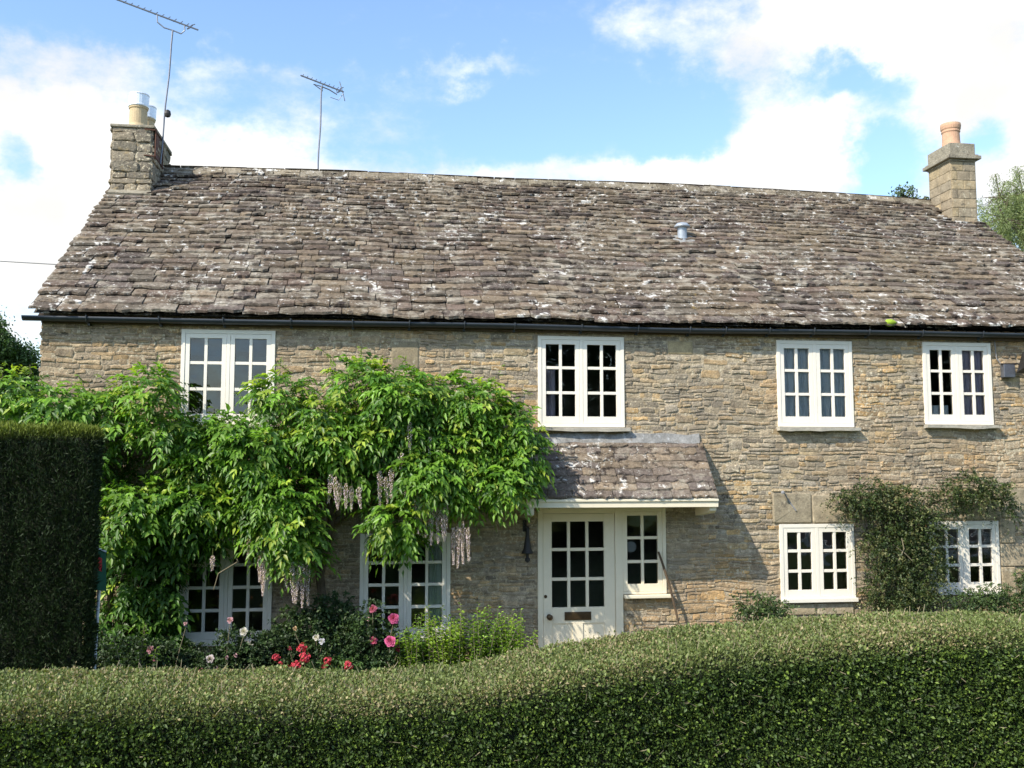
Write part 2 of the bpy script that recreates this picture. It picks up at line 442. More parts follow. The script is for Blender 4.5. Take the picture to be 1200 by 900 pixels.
def face_stones():
    """courses of thin rubble over the front, cut round the openings and dressed blocks"""
    blocks = []   # dressed stones: x0,x1,z0,z1,tint,depth
    A = (.36, .295, .20); B = (.31, .26, .18); D_ = (.38, .305, .20)
    blocks += [(5.00, 5.52, -.645, -.27, B, .022), (5.53, 6.12, -.645, -.29, A, .020), (6.13, 6.62, -.60, -.28, B, .02),
               (6.95, 7.60, -.625, -.33, A, .020), (7.61, 8.14, -.625, -.30, D_, .022), (8.15, 8.52, -.60, -.22, B, .02),
               (8.11, 8.33, -.93, -.615, D_, .02), (8.11, 8.50, -1.23, -.94, A, .022), (8.11, 8.31, -1.62, -1.24, D_, .02),
               (5.05, 5.55, -1.80, -1.665, D_, .02), (5.56, 6.05, -1.80, -1.665, A, .02),
               (.17, .50, 1.26, 1.60, (.27, .22, .145), .010), (3.66, 3.98, 1.50, 1.66, (.40, .32, .19), .010)]
    avoid = [(a-.002, b+.002, c-.002, d+.002) for a, b, c, d in OPEN] + [(b[0]-.008, b[1]+.008, b[2]-.008, b[3]+.008) for b in blocks]
    out = []
    O = Vector((0, 12.0, 0)); U = Vector((1, 0, 0)); W = Vector((0, 0, 1)); N = Vector((0, -1, 0))
    for b in blocks:
        V, F = stone_geo(O, U, W, N, *b[:4], b[5], .002, .08)
        out.append((V, F, b[4], (b[1]-b[0])*(b[3]-b[2])*3, 'ashlar', ((b[0]+b[1])/2, (b[2]+b[3])/2)))
    def odist(x, z):
        return min(max(a[0]-x, x-a[1], a[2]-z, z-a[3], 0.0) for a in avoid0)
    avoid0 = list(avoid)
    def warp_v(V):
        o = []
        for v in V:
            k = min(1.0, odist(v.x, v.z)/.16); k *= min(1, max(0, (WTOP-v.z)/.2))
            dz = .030*noise.noise(Vector((v.x*1.3, v.z*2.2, 7)))+.016*noise.noise(Vector((v.x*5.5, v.z*7, 2))); dx = .03*noise.noise(Vector((v.x*2, v.z*3, 17)))
            o.append(Vector((v.x+dx*k*(WX0+.1 < v.x < WX1-.1), v.y, v.z+dz*k)))
        return o
    # larger stones scattered through the courses
    for _ in range(260):
        w, h = random.uniform(.12, .32), random.uniform(.06, .105); x = random.uniform(WX0, WX1-w); zz = random.uniform(GZ, WTOP-.25)
        if any(x < a[1]+.03 and x+w > a[0]-.03 and zz < a[3]+.03 and zz+h > a[2]-.03 for a in avoid): continue
        V, F = stone_geo(O, U, W, N, x, x+w, zz, zz+h, random.uniform(.003, .015), .009, .45)
        out.append((warp_v(V), F, stone_tint(x+w/2, zz+h/2), w*h*(0 if hidden(x+w/2, zz+h/2) else 1), 'stone', (x+w/2, zz+h/2)))
        avoid.append((x-.004, x+w+.004, zz-.004, zz+h+.004))
    z = GZ-.02
    row = 0
    while z < WTOP-.02:
        h = random.choice((.036, .044, .052, .060, .072)) * random.uniform(.9, 1.12)
        x = WX0 - random.uniform(0, .05) + .005
        # joints differ between blocks of the wall so that courses do not run on for ever
        while x < WX1:
            w = random.uniform(.08, .27) * (1.2 if h < .05 else 1.0)
            if random.random() < .12: w *= .5
            x1 = min(x+w, WX1)
            zz0 = z + .022*noise.noise(Vector((x*.7, z*2.0, 1)))*2; zz1 = zz0+h-.006
            segs = [(x+.005, x1-.005)]
            for a in avoid:
                if zz1 <= a[2]+.004 or zz0 >= a[3]-.004: continue
                new = []
                for s0, s1 in segs:
                    if s1 <= a[0] or s0 >= a[1]: new.append((s0, s1)); continue
                    if s0 < a[0]: new.append((s0, a[0]))
                    if s1 > a[1]: new.append((a[1], s1))
                segs = new
            for s0, s1 in segs:
                if s1-s0 < .035: continue
                parts = [(zz0, zz1)]
                if h > .062 and random.random() < .35: mid = zz0+h*random.uniform(.4, .6); parts = [(zz0, mid-.003), (mid+.003, zz1)]
                for p0, p1 in parts:
                    d = random.uniform(.001, .016)*(1.0 if p1-p0 > .03 else .7)
                    V, F = stone_geo(O, U, W, N, s0, s1, p0+random.uniform(-.003, .006), p1-random.uniform(-.003, .006), d, .007, .45)
                    V = warp_v(V)
                    cx, cz = (s0+s1)/2, (p0+p1)/2
                    out.append((V, F, stone_tint(cx, cz), (s1-s0)*(p1-p0)*(0 if hidden(cx, cz) else 1)/(1+.01*abs(cx)), 'stone', (cx, cz)))
            x = x1
        z += h; row += 1
    out.sort(key=lambda s: -s[3])
    for V, F, t, a, k, c in out[:299]:
        mesh_np('stone', V, F, M[k], wall, [t]*len(V))
    m = MB()
    for V, F, t, a, k, c in out[299:]: m.add(V, F, t)
    # left gable and return face, plain rubble courses
    tag(m.build('rubble_stones', M['stone'], wall, tint=True), kind='stuff')
face_stones()

def gable_stones():
    m = MB()
    for x, U, N in ((WX0, Vector((0, 1, 0)), Vector((-1, 0, 0))), (WX1, Vector((0, 1, 0)), Vector((1, 0, 0)))):
        z = GZ
        while z < 4.3:
            h = random.uniform(.07, .12)
            y0 = 12.0 if z < WTOP-.1 else 12.15 + (z-WTOP)*3.15/2.6; y1 = 18.6 if z < WTOP-.1 else 18.45-(z-WTOP)*3.15/2.6
            y = y0
            while y < y1-.05:
                w = random.uniform(.18, .45); e = min(y+w, y1)
                V, F = stone_geo(Vector((x, 0, 0)), U, Vector((0, 0, 1)), N, y+.005, e-.005, z+.004, z+h-.004, random.uniform(.008, .025))
                m.add(V, F, stone_tint(x, z)); y = e
            z += h
    tag(m.build('gable_stones', M['stone'], wall, tint=True), kind='stuff')
gable_stones()

# ---- windows
def casement(x0, x1, z0, z1, rows, cols, y0=11.982, st=.052, top=.055, bot=.085, bar=.036):
    m = MB()
    m.box(x0, x0+st, y0, y0+.05, z0, z1); m.box(x1-st, x1, y0, y0+.05, z0, z1)
    m.box(x0+st, x1-st, y0+.001, y0+.049, z1-top, z1); m.box(x0+st, x1-st, y0+.001, y0+.049, z0, z0+bot)
    gx0, gx1, gz0, gz1 = x0+st, x1-st, z0+bot, z1-top
    pw = (gx1-gx0-(cols-1)*bar)/cols; ph = (gz1-gz0-(rows-1)*bar)/rows
    for i in range(1, cols):
        a = gx0+i*pw+(i-1)*bar; m.box(a, a+bar, y0+.006, y0+.044, gz0, gz1)
    for j in range(1, rows):
        a = gz0+j*ph+(j-1)*bar
        for i in range(cols): b = gx0+i*(pw+bar); m.box(b, b+pw, y0+.008, y0+.042, a, a+bar)
    panes = [(gx0+i*(pw+bar), gx0+i*(pw+bar)+pw, gz0+j*(ph+bar), gz0+j*(ph+bar)+ph) for j in range(rows) for i in range(cols)]
    return m, panes

def pane(b, parent, y=12.010, e=.004):
    m = MB()
    tx, tz = random.uniform(-.0015, .0015), random.uniform(-.0015, .0015)   # old glass never sits quite flat
    x0, x1, z0, z1 = b[0]-e, b[1]+e, b[2]-e, b[3]+e
    f = [(x0, y-tx-tz, z0), (x1, y+tx-tz, z0), (x1, y+tx+tz, z1), (x0, y-tx+tz, z1)]
    m.add(f, [(0, 1, 2, 3)])
    return m.build('pane', M['glass'], parent)

def window(key, label, sill='stone'):
    x0, x1, z0, z1, rows = WINS[key]
    fr, mu = .046, .042
    m = MB()
    m.box(x0, x0+fr, 11.975, 12.09, z0, z1); m.box(x1-fr, x1, 11.975, 12.09, z0, z1)
    m.box(x0+fr, x1-fr, 11.977, 12.088, z1-fr, z1); m.box(x0+fr, x1-fr, 11.977, 12.088, z0, z0+fr)
    cx = (x0+x1)/2
    m.box(cx-mu/2, cx+mu/2, 11.979, 12.086, z0+fr, z1-fr)
    w = m.build('window', M['white'], house, bevel=.003)
    w['label'] = label
    for a, b in ((x0+fr+.002, cx-mu/2-.002), (cx+mu/2+.002, x1-fr-.002)):
        c, ps = casement(a, b, z0+fr+.002, z1-fr-.002, rows, 2)
        c.build('casement', M['white'], w, bevel=.0025)
        for p in ps: pane(p, w)
    if sill == 'stone':
        s = MB(); n = 9
        V = []
        for i in range(n):
            x = x0-.015+(x1-x0+.07)*i/(n-1); j = random.uniform(-.010, .010)
            V += [(x, 11.895+j, z0-.052+j), (x, 11.89+j, z0-.012+j*.5), (x, 12.02, z0-.002), (x, 12.02, z0-.052)]
        F = [(4*i+k, 4*i+4+k, 4*i+4+(k+1) % 4, 4*i+(k+1) % 4) for i in range(n-1) for k in range(4)] + [(3, 2, 1, 0), tuple(4*(n-1)+k for k in range(4))]
        s.add(V, F); s.build('sill', M['sill'], w)
    elif sill == 'wood':
        s = MB(); s.box(x0-.01, x1+.01, 11.93, 11.974, z0-.02, z0+.03); s.build('sill', M['white'], w, bevel=.004)
    return w
window('W1', 'upper white casement window above the wisteria, leftmost')
w2 = window('W2', 'upper white casement window above the porch roof')
window('W3', 'upper white casement window with net curtains')
window('W4', 'upper white casement window at the far right, next to the floodlight')
window('L1', 'lower white casement window half hidden by wisteria', 'wood')
window('L2', 'lower white casement window behind the pink roses', 'wood')
window('R1', 'lower white casement window left of the dark climber', 'wood')
window('R2', 'lower white casement window right of the dark climber', 'wood')

def curtain(x0, x1, z0, z1, m, label, y=12.060, folds=9, group=None):
    n = folds*6; V = []; 
    for i in range(n+1):
        x = x0+(x1-x0)*i/n; dy = .016*math.sin(i/n*folds*2*math.pi)+.008*math.sin(i*1.7)
        V += [(x, y+dy, z0), (x, y+dy*.6, z1), (x, y+dy*.6+.004, z1), (x, y+dy+.004, z0)]
    F = [(4*i+k, 4*i+4+k, 4*i+4+(k+1) % 4, 4*i+(k+1) % 4) for i in range(n) for k in range(4)]
    F += [(3, 2, 1, 0), tuple(4*n+k for k in range(4))]
    return tag(mesh_np('curtain', V, F, m, None, smooth=False), label, 'curtain', group)
curtain(5.16, 5.62, .64, 1.66, M['net'], 'pale net curtain in the left half of the upper window right of the porch', folds=7)
curtain(5.63, 6.08, .64, 1.66, M['net'], 'pale net curtain in the right half of the upper window right of the porch', folds=6)
curtain(7.73, 8.05, .66, 1.66, M['lilac'], 'lilac curtain drawn behind the right panes of the far right upper window', folds=5)
curtain(7.63, 7.73, .66, 1.66, M['sage'], 'narrow sage green curtain beside the lilac one in the far right upper window', folds=2, y=12.2)
curtain(.62, .86, -1.9, -.78, M['sage'], 'grey-green curtain at the right side of the lower window behind the roses', folds=4)
curtain(7.16, 7.50, .66, .88, M['net'], 'short pale net across the bottom left panes of the far right upper window', folds=5)
curtain(2.06, 2.24, .62, 1.3, M['lilac'], 'greyish curtain edge at the left of the window above the porch', folds=3, y=12.22)

# ---- door and side light
def door():
    m = MB()
    m.box(DOORX0, DOORX0+.062, 11.972, 12.09, GZ+.04, DOORTOP); m.box(DOORX1-.05, DOORX1+.045, 11.972, 12.09, GZ+.04, DOORTOP)
    m.box(DOORX0+.062, DOORX1-.05, 11.974, 12.088, DOORTOP-.065, DOORTOP)
    m.build('door_frame', M['cream'], house, bevel=.004)
    x0, x1, z0, z1 = DOORX0+.066, DOORX1-.054, GZ+.045, DOORTOP-.069
    gx0, gx1, gz0, gz1 = 2.145, 2.80, -1.645, -.605
    d = MB(); y0, y1 = 11.985, 12.03
    d.box(x0, gx0, y0, y1, z0, z1); d.box(gx1, x1, y0, y1, z0, z1)
    d.box(gx0, gx1, y0+.001, y1-.001, gz1, z1); d.box(gx0, gx1, y0+.001, y1-.001, -1.84, gz0)
    d.box(2.40, 2.53, y0+.001, y1-.001, z0, -1.84); d.box(gx0, 2.40, y0+.002, y1-.002, z0, z0+.15); d.box(2.53, gx1, y0+.002, y1-.002, z0, z0+.15)
    d.box(gx0, 2.40, y0+.014, y1-.01, z0+.15, -1.84); d.box(2.53, gx1, y0+.014, y1-.01, z0+.15, -1.84)
    bar = .038; pw = (gx1-gx0-2*bar)/3; ph = (gz1-gz0-2*bar)/3
    for i in (1, 2): a = gx0+i*pw+(i-1)*bar; d.box(a, a+bar, y0+.004, y1-.004, gz0, gz1)
    for j in (1, 2):
        a = gz0+j*ph+(j-1)*bar
        for i in range(3): b = gx0+i*(pw+bar); d.box(b, b+pw, y0+.006, y1-.006, a, a+bar)
    leaf = d.build('door', M['cream'], house, bevel=.003)
    for j in range(3):
        for i in range(3):
            a, b = gx0+i*(pw+bar), gz0+j*(ph+bar); pane((a, a+pw, b, b+ph), leaf, 12.008)
    k = MB(); k.lathe((2.11, 11.985, -1.755), [(.034, 0), (.034, .008), (.014, .012), (.014, .035), (.030, .045), (.036, .06), (.030, .074), (.010, .08)], 18, (0, -1, 0))
    k.build('door_knob', M['brass'], leaf, smooth=True)
    k = MB(); k.lathe((2.065, 11.985, -1.51), [(.020, 0), (.020, .006), (.012, .012), (.004, .013)], 14, (0, -1, 0)); k.build('keyhole_cover', M['brass'], leaf)
    l = MB(); l.box(2.30, 2.63, 11.972, 11.985, -1.80, -1.70); l.box(2.325, 2.605, 11.966, 11.972, -1.785, -1.717); l.build('letter_plate', M['brass'], leaf, bevel=.003)
    t = MB(); t.box(1.9, 3.08, 11.70, 12.0, GZ-.05, GZ+.045); t.build('doorstep', M['sill'], house, bevel=.01)
    # side light
    x0, x1, z0, z1 = 3.036, SIDE[1], SIDE[2], SIDE[3]
    s = MB(); fr = .045
    s.box(x1-fr, x1, 11.975, 12.09, z0, z1); s.box(x0, x1-fr, 11.977, 12.088, z1-fr, z1); s.box(x0, x1-fr, 11.977, 12.088, z0, z0+.03)
    sl = s.build('window', M['cream'], house, bevel=.003); sl['label'] = 'narrow cream side window between door and wall, under the porch'
    c, ps = casement(x0+.001, x1-fr-.002, z0+.032, z1-fr-.002, 3, 2, st=.058, top=.05, bot=.09)
    c.build('casement', M['cream'], sl, bevel=.0025)
    for p in ps: pane(p, sl)
    b = MB(); b.box(2.965+.075, 3.66, 11.90, 11.974, z0-.045, z0-.004); b.build('sill', M['cream'], sl, bevel=.006)
door()
m = MB(); m.lathe((3.17, 12.10, -.93), [(.07, 0), (.07, .008), (.055, .012)], 24, (0, -1, 0))
tag(m.build('plate', M['clock']), 'round pale plate standing behind the middle left pane of the side window by the door', 'plate')

# ---- roof
EZ = [(-4.2, 1.855), (-.43, 1.868), (1.6, 1.872), (3.8, 1.862), (6.04, 1.885), (8.43, 1.912), (10.2, 1.93)]
RZ = [(-4.2, 4.60), (-3.0, 4.61), (-.6, 4.645), (2.1, 4.625), (4.96, 4.65), (7.94, 4.595), (9.41, 4.55), (10.2, 4.53)]
def interp(T, x):
    for (a, b), (c, d) in zip(T, T[1:]):
        if x <= c: return b+(d-b)*max(0, (x-a))/(c-a)
    return T[-1][1]
YE, YR = 11.86, 15.30
def roofp(x, v):
    ze, zr = interp(EZ, x), interp(RZ, x)
    sag = -.05*math.sin(math.pi*min(1, max(0, v)))*(.5+.5*noise.noise(Vector((x*.35, 0, 4)))) + .022*noise.noise(Vector((x*.8, v*3, 9)))
    return Vector((x, YE+v*(YR-YE), ze+v*(zr-ze)+sag))
SL = math.hypot(YR-YE, 2.76)
RN = Vector((0, -2.76, 3.44)).normalized(); RS = Vector((0, 3.44, 2.76)).normalized()

def tile_geo(P, x0, x1, s0, L, h0, h1, th, N, S, skew):
    """slab lying on a slope, its lower edge uneven; P(x, s) gives the bed"""
    nx = 5; V = []
    e = [random.uniform(-.018, .018) for _ in range(nx)]
    e[0] += random.uniform(0, .016); e[-1] += random.uniform(0, .016)
    th *= random.uniform(.75, 1.3)
    rows = [(0.0, 0), (0.012, 1), (L*.45, 1), (L, 1)]
    for i in range(nx):
        u = i/(nx-1); x = x0+(x1-x0)*u
        dx = random.uniform(-.004, .004)
        for j, (s, top) in enumerate(rows):
            ss = s0+s+(e[i]+skew*(u-.5) if s < .05 else 0); hh = h0+(h1-h0)*(s/L)
            jit = random.uniform(-.003, .003) if j == 2 else 0
            ins = 0
            if j == 0: hh2 = hh + th*.12
            elif j == 1: hh2 = hh+th*(.82 if i in (0, nx-1) else 1)
            else: hh2 = hh+th*(.9 if i in (0, nx-1) else 1)+jit
            V.append(P(x+dx, ss)+N*hh2)
        V.append(P(x+dx, s0+.02+(e[i]+skew*(u-.5)))+N*(h0-.002))      # underside lip
    F = []
    for i in range(nx-1):
        a, b = 5*i, 5*i+5
        F += [(a+4, b+4, b, a), (a, b, b+1, a+1), (a+1, b+1, b+2, a+2), (a+2, b+2, b+3, a+3)]
    F += [(4, 0, 1, 2, 3), tuple(5*(nx-1)+k for k in (3, 2, 1, 0, 4))]
    return V, F

TP = [(.185, .155, .125), (.155, .135, .115), (.20, .165, .13), (.145, .125, .115), (.20, .18, .15), (.24, .20, .15), (.17, .135, .115)]
def tile_tint(x, s):
    c = Vector(random.choice(TP))*random.uniform(.72, 1.25)
    b = fbm(x, s, .7, 5.0)
    c = c.lerp(Vector((.235, .20, .145)), max(0, min(.6, b)))
    return tuple(c)

def chim_block(x, s):    # the two stacks take the place of tiles
    y = YE+s/SL*(YR-YE)
    return (-3.92 < x < -3.26 and y > 14.60) or (9.32 < x < 9.80 and y > 14.72)

def build_roof():
    base = MB()
    xs = [-3.95+i*(9.83+3.95)/36 for i in range(37)]; nv = 10
    V = []
    for x in xs:
        for j in range(nv+1):
            V.append(roofp(x, j/nv)-RN*.02)
    n = nv+1
    F = [(i*n+j, (i+1)*n+j, (i+1)*n+j+1, i*n+j+1) for i in range(36) for j in range(nv)]
    base.add(V, F)
    V2 = [v-RN*.10 for v in V]
    base.add(V2, [tuple(reversed(f)) for f in F])
    bk = []      # far slope
    for x in xs: bk += [roofp(x, 1)-RN*.02, Vector((x, 18.75, interp(EZ, x)-.02))]
    base.add(bk, [(2*i, 2*i+2, 2*i+3, 2*i+1) for i in range(36)])
    base.add([b-Vector((0, 0, .13)) for b in bk], [(2*i+1, 2*i+3, 2*i+2, 2*i) for i in range(36)])
    roof = base.build('roof', M['tile'], house, tint=False)
    a = roof.data.color_attributes.new('tint', 'FLOAT_COLOR', 'POINT')
    a.data.foreach_set('color', np.tile([.05, .045, .04, 1], len(roof.data.vertices)).astype(np.float32))
    tiles = []
    s = -.05; k = 0; ex = .192
    while s < SL-.05:
        e = ex-(ex-.102)*min(1, s/SL)
        xl = -4.0+.10*max(0, s)/SL; xr = 9.86
        x = xl+random.uniform(-.02, .02); cut = random.uniform(.1, .4); first = True
        while x < xr:
            w = random.uniform(.17, .46)*(1-.25*s/SL)
            if first: w = cut; first = False
            x1 = min(x+w, xr)
            if xr-x1 < .08: x1 = xr+random.uniform(-.01, .02)
            cx = (x+x1)/2
            if not chim_block(cx, s+.05):
                ph = .014*noise.noise(Vector((cx*.9, k*.37, 2)))*1.3
                P = lambda X, ss: roofp(X, ss/SL)
                V, F = tile_geo(P, x+.004, x1-.004, s+ph+random.uniform(-.009, .009), e*1.55, .042+random.uniform(-.010, .016), .0, .031, RN, RS, random.uniform(-.02, .02))
                tiles.append((V, F, tile_tint(cx, s), (x1-x)*e/(1+.12*s)))
            x = x1
        s += e; k += 1
    tiles.sort(key=lambda t: -t[3])
    for V, F, t, a in tiles[:298]: mesh_np('roof_tile', V, F, M['tile'], roof, [t]*len(V))
    m = MB()
    for V, F, t, a in tiles[298:]: m.add(V, F, t)
    tag(m.build('upper_roof_tiles', M['tile'], roof, tint=True), kind='stuff')
    # far slope: a few courses only seen from behind
    m = MB()
    for k in range(20):
        v = k/20; x = -3.98
        while x < 9.85:
            w = random.uniform(.3, .6); x1 = min(x+w, 9.86)
            P = lambda X, ss: Vector((X, 18.78-(ss/SL)*3.46, interp(EZ, X)+.0+(ss/SL)*(interp(RZ, X)-interp(EZ, X))))
            V, F = tile_geo(P, x+.004, x1-.004, v*SL, SL/20*1.5, .026, 0, .022, Vector((0, 2.76, 3.44)).normalized(), RS, 0)
            m.add(V, [tuple(reversed(f)) for f in F], tile_tint(x, v)); x = x1
    tag(m.build('rear_roof_tiles', M['tile'], roof, tint=True), kind='stuff')
    # ridge stones
    x = -3.27
    while x < 9.28:
        w = random.uniform(.34, .5); x1 = min(x+w, 9.30); V = []; nx = 5
        lift = random.uniform(-.008, .012)
        prof = [(-.17, -.115), (-.155, -.08), (-.06, .015), (0, .045), (.06, .015), (.155, -.08), (.17, -.115), (0, .0)]
        for i in range(nx):
            X = x+.004+(x1-x-.008)*i/(nx-1); c = roofp(X, 1)
            for py, pz in prof: V.append(c+Vector((random.uniform(-.004, .004), py+random.uniform(-.006, .006), .045+pz+lift+random.uniform(-.006, .006))))
        n = len(prof)
        F = [(i*n+j, (i+1)*n+j, (i+1)*n+(j+1) % n, i*n+(j+1) % n) for i in range(nx-1) for j in range(n)] + [tuple(range(n-1, -1, -1)), tuple((nx-1)*n+j for j in range(n))]
        t = tuple(Vector(random.choice([(.24, .22, .17), (.19, .17, .13), (.30, .27, .21)]))*random.uniform(.8, 1.15))
        mesh_np('ridge_stone', V, F, M['tile'], roof, [t]*len(V)); x = x1
    return roof
roof = build_roof()

# ---- gutter: half round, slightly out of level, with brackets
def gutter():
    m = MB(); V = []; n = 9; xs = [-4.06+i*.35 for i in range(41)]
    for x in xs:
        z = interp(EZ, x)-.055+.004*math.sin(x*1.1) - .030*max(0, min(1, (x-5.5)/3)); yc = 11.868
        for r in (.056, .051):
            for k in range(n):
                t = math.pi*k/(n-1); V.append((x, yc+r*math.cos(t), z-r*math.sin(t)))
    q = 2*n
    F = []
    for i in range(len(xs)-1):
        a, b = i*q, (i+1)*q
        for k in range(n-1): F += [(a+k, a+k+1, b+k+1, b+k), (a+n+k+1, a+n+k, b+n+k, b+n+k+1)]
        F += [(a, b, b+n, a+n), (a+n-1, a+2*n-1, b+2*n-1, b+n-1)]
    F += [tuple(list(range(n))+list(range(2*n-1, n-1, -1)))]
    m.add(V, F)
    g = m.build('gutter', M['gutter'], house, smooth=True)
    for x in (-3.35, -2.54, -1.81, -1.03, -.3, .38, 1.05, 1.67, 2.51, 3.23, 3.9, 4.37, 4.95, 5.55, 6.3, 7.04, 7.89, 8.6, 9.4):
        z = interp(EZ, x)-.055 - .030*max(0, min(1, (x-5.5)/3)); b = MB()
        pts = [(x, 11.868+.063*math.cos(math.pi*k/10), z-.063*math.sin(math.pi*k/10)) for k in range(11)]
        b.tube([(x, 11.868+.063, z+.03)]+pts+[(x, 11.868-.063, z+.018)], .008, 6)
        b.box(x-.014, x+.014, 11.925, 11.995, z-.085, z-.02)
        b.build('bracket', M['gutter'], g)
    f = MB(); f.box(WX0, WX1, 11.935, 11.98, 1.74, 1.80); f.build('eaves_board', M['wood'], house)
gutter()

# ---- chimneys
def stack_faces(parent, faces, ashlar=False):
    for o, U, w, h, N in faces:
        z = 0
        o, U, N = Vector(o), Vector(U), Vector(N)
        while z < h-.01:
            ch = random.uniform(.06, .16) if not ashlar else .155
            ch = min(ch, h-z); x = 0; off = .5 if ashlar and int(round(z/.155)) % 2 else 1
            while x < w-.001:
                cw = (random.uniform(.16, .40) if not ashlar else (w*.5*off if x == 0 and w < .6 else w*.5))
                if w-x-cw < .07: cw = w-x
                cw = min(cw, w-x)
                V, F = stone_geo(o, U, Vector((0, 0, 1)), N, x+.003, x+cw-.003, z+.003, z+ch-.003, random.uniform(.010, .045) if not ashlar else .010, (.015 if not ashlar else .0015), .4 if not ashlar else .06)
                if ashlar: t = tuple(Vector(random.choice([(.34, .27, .18), (.30, .25, .18), (.37, .29, .18), (.27, .22, .155)]))*random.uniform(.9, 1.08))
                else: t = tuple(Vector(random.choice([(.22, .195, .16), (.18, .165, .14), (.27, .235, .185), (.16, .145, .125)]))*random.uniform(.8, 1.15))
                mesh_np('stone', V, F, M['ashlar' if ashlar else 'stone'], parent, [t]*len(V))
                x += cw
            z += ch

def chimney_left():
    x0, x1, y0, y1, z0, z1 = -3.86, -3.30, 14.57, 15.72, 4.02, 5.02
    m = MB(); m.box(x0, x1, y0, y1, 3.3, z1)
    c = m.build('chimney', M['mortar'], house); c['label'] = 'rubble stone chimney on the left gable with two buff pots'
    stack_faces(c, [((x0, y0, z0), (1, 0, 0), x1-x0, z1-z0, (0, -1, 0)), ((x1, y0, z0), (0, 1, 0), y1-y0, z1-z0, (1, 0, 0)),
                    ((x0, y1, z0), (0, -1, 0), y1-y0, z1-z0, (-1, 0, 0)), ((x1, y1, z0), (-1, 0, 0), x1-x0, z1-z0, (0, 1, 0))])
    b = MB(); b.box(x0-.035, x1+.035, y0-.035, y1+.035, z1, z1+.045); b.build('capping', M['cap'], c, bevel=.012)
    f = MB(); f.add([(x0, y0-.02, z0+.08), (x1, y0-.02, z0+.08), (x1+.03, y0-.10, z0-.0), (x0-.02, y0-.10, z0-.0), (x0, y0, z0-.2), (x1, y0, z0-.2)],
                    [(0, 3, 2, 1), (0, 1, 5, 4), (1, 2, 5), (0, 4, 3), (2, 3, 4, 5)])
    f.build('mortar_fillet', M['cap'], c)
    for y, r in ((14.86, .125), (15.36, .12)):
        p = MB(); h0 = z1+.045
        p.lathe((x0+.28, y, h0), [(.20, 0), (.15, .05), (r+.02, .06), (r+.005, .10), (r, .33), (r+.012, .34), (r+.012, .38), (r-.02, .38)], 24)
        po = p.build('chimney_pot', M['clay_buff'], c, smooth=False)
        q = MB(); q.lathe((x0+.28, y, h0+.37), [(r+.02, 0), (r+.024, .015), (r+.02, .03), (r+.02, .17), (r+.026, .18), (r+.02, .195), (.01, .20)], 24)
        q.build('cowl', M['cowl'], c)
    # iron strap holding the aerial
    s = MB()
    for z in (z1-.03, z1-.42): s.tube([(x1+.04, y0-.03, z), (x1+.045, y0+.55, z)], .011, 6); s.tube([(x1+.04, y0-.03, z), (x0+.45, y0-.035, z+.01)], .009, 6)
    s.tube([(x1+.045, y0+.0, z1+.0), (x1+.045, y0+.0, z1-.45)], .013, 6)
    s.tube([(x1+.045, y0+.48, z1+.0), (x1+.045, y0+.48, z1-.45)], .011, 6)
    s.box(x1+.032, x1+.040, y0+.02, y0+.32, z1-.40, z1-.05)
    s.build('strap', M['rust'], c)
chimney_left()

def chimney_right():
    x0, x1, y0, y1, z0, z1 = 9.335, 9.77, 14.66, 15.30, 4.02, 5.12
    m = MB(); m.box(x0, x1, y0, y1, 3.3, z1)
    c = m.build('chimney', M['mortar'], house); c['label'] = 'dressed stone chimney on the right gable with one orange pot'
    stack_faces(c, [((x0, y0, z0), (1, 0, 0), x1-x0, z1-z0, (0, -1, 0)), ((x1, y0, z0), (0, 1, 0), y1-y0, z1-z0, (1, 0, 0)),
                    ((x0, y1, z0), (0, -1, 0), y1-y0, z1-z0, (-1, 0, 0)), ((x1, y1, z0), (-1, 0, 0), x1-x0, z1-z0, (0, 1, 0))], True)
    b = MB()
    for e, a, d in ((.02, 0, .03), (.075, .03, .09), (.045, .09, .115)): b.box(x0-e, x1+e, y0-e, y1+e, z1+a, z1+d)
    b.build('cornice', M['cap'], c, bevel=.008)
    b = MB(); b.box(x0-.01, x1+.01, y0-.01, y1+.01, z1+.115, z1+.31); b.build('capping', M['cap'], c, bevel=.012)
    f = MB(); f.add([(x0, y0-.02, z0+.07), (x1, y0-.02, z0+.07), (x1+.03, y0-.12, z0-.0), (x0-.03, y0-.12, z0-.0), (x0, y0, z0-.2), (x1, y0, z0-.2)],
                    [(0, 3, 2, 1), (0, 1, 5, 4), (1, 2, 5), (0, 4, 3), (2, 3, 4, 5)])
    f.build('mortar_fillet', M['cap'], c)
    p = MB(); p.lathe(((x0+x1)/2, y0+.30, z1+.31), [(.18, 0), (.165, .03), (.15, .04), (.142, .12), (.138, .26), (.150, .28), (.146, .31), (.158, .33), (.165, .38), (.160, .42), (.13, .42), (.12, .36)], 26)
    p.build('chimney_pot', M['clay_orange'], c, smooth=False)
chimney_right()

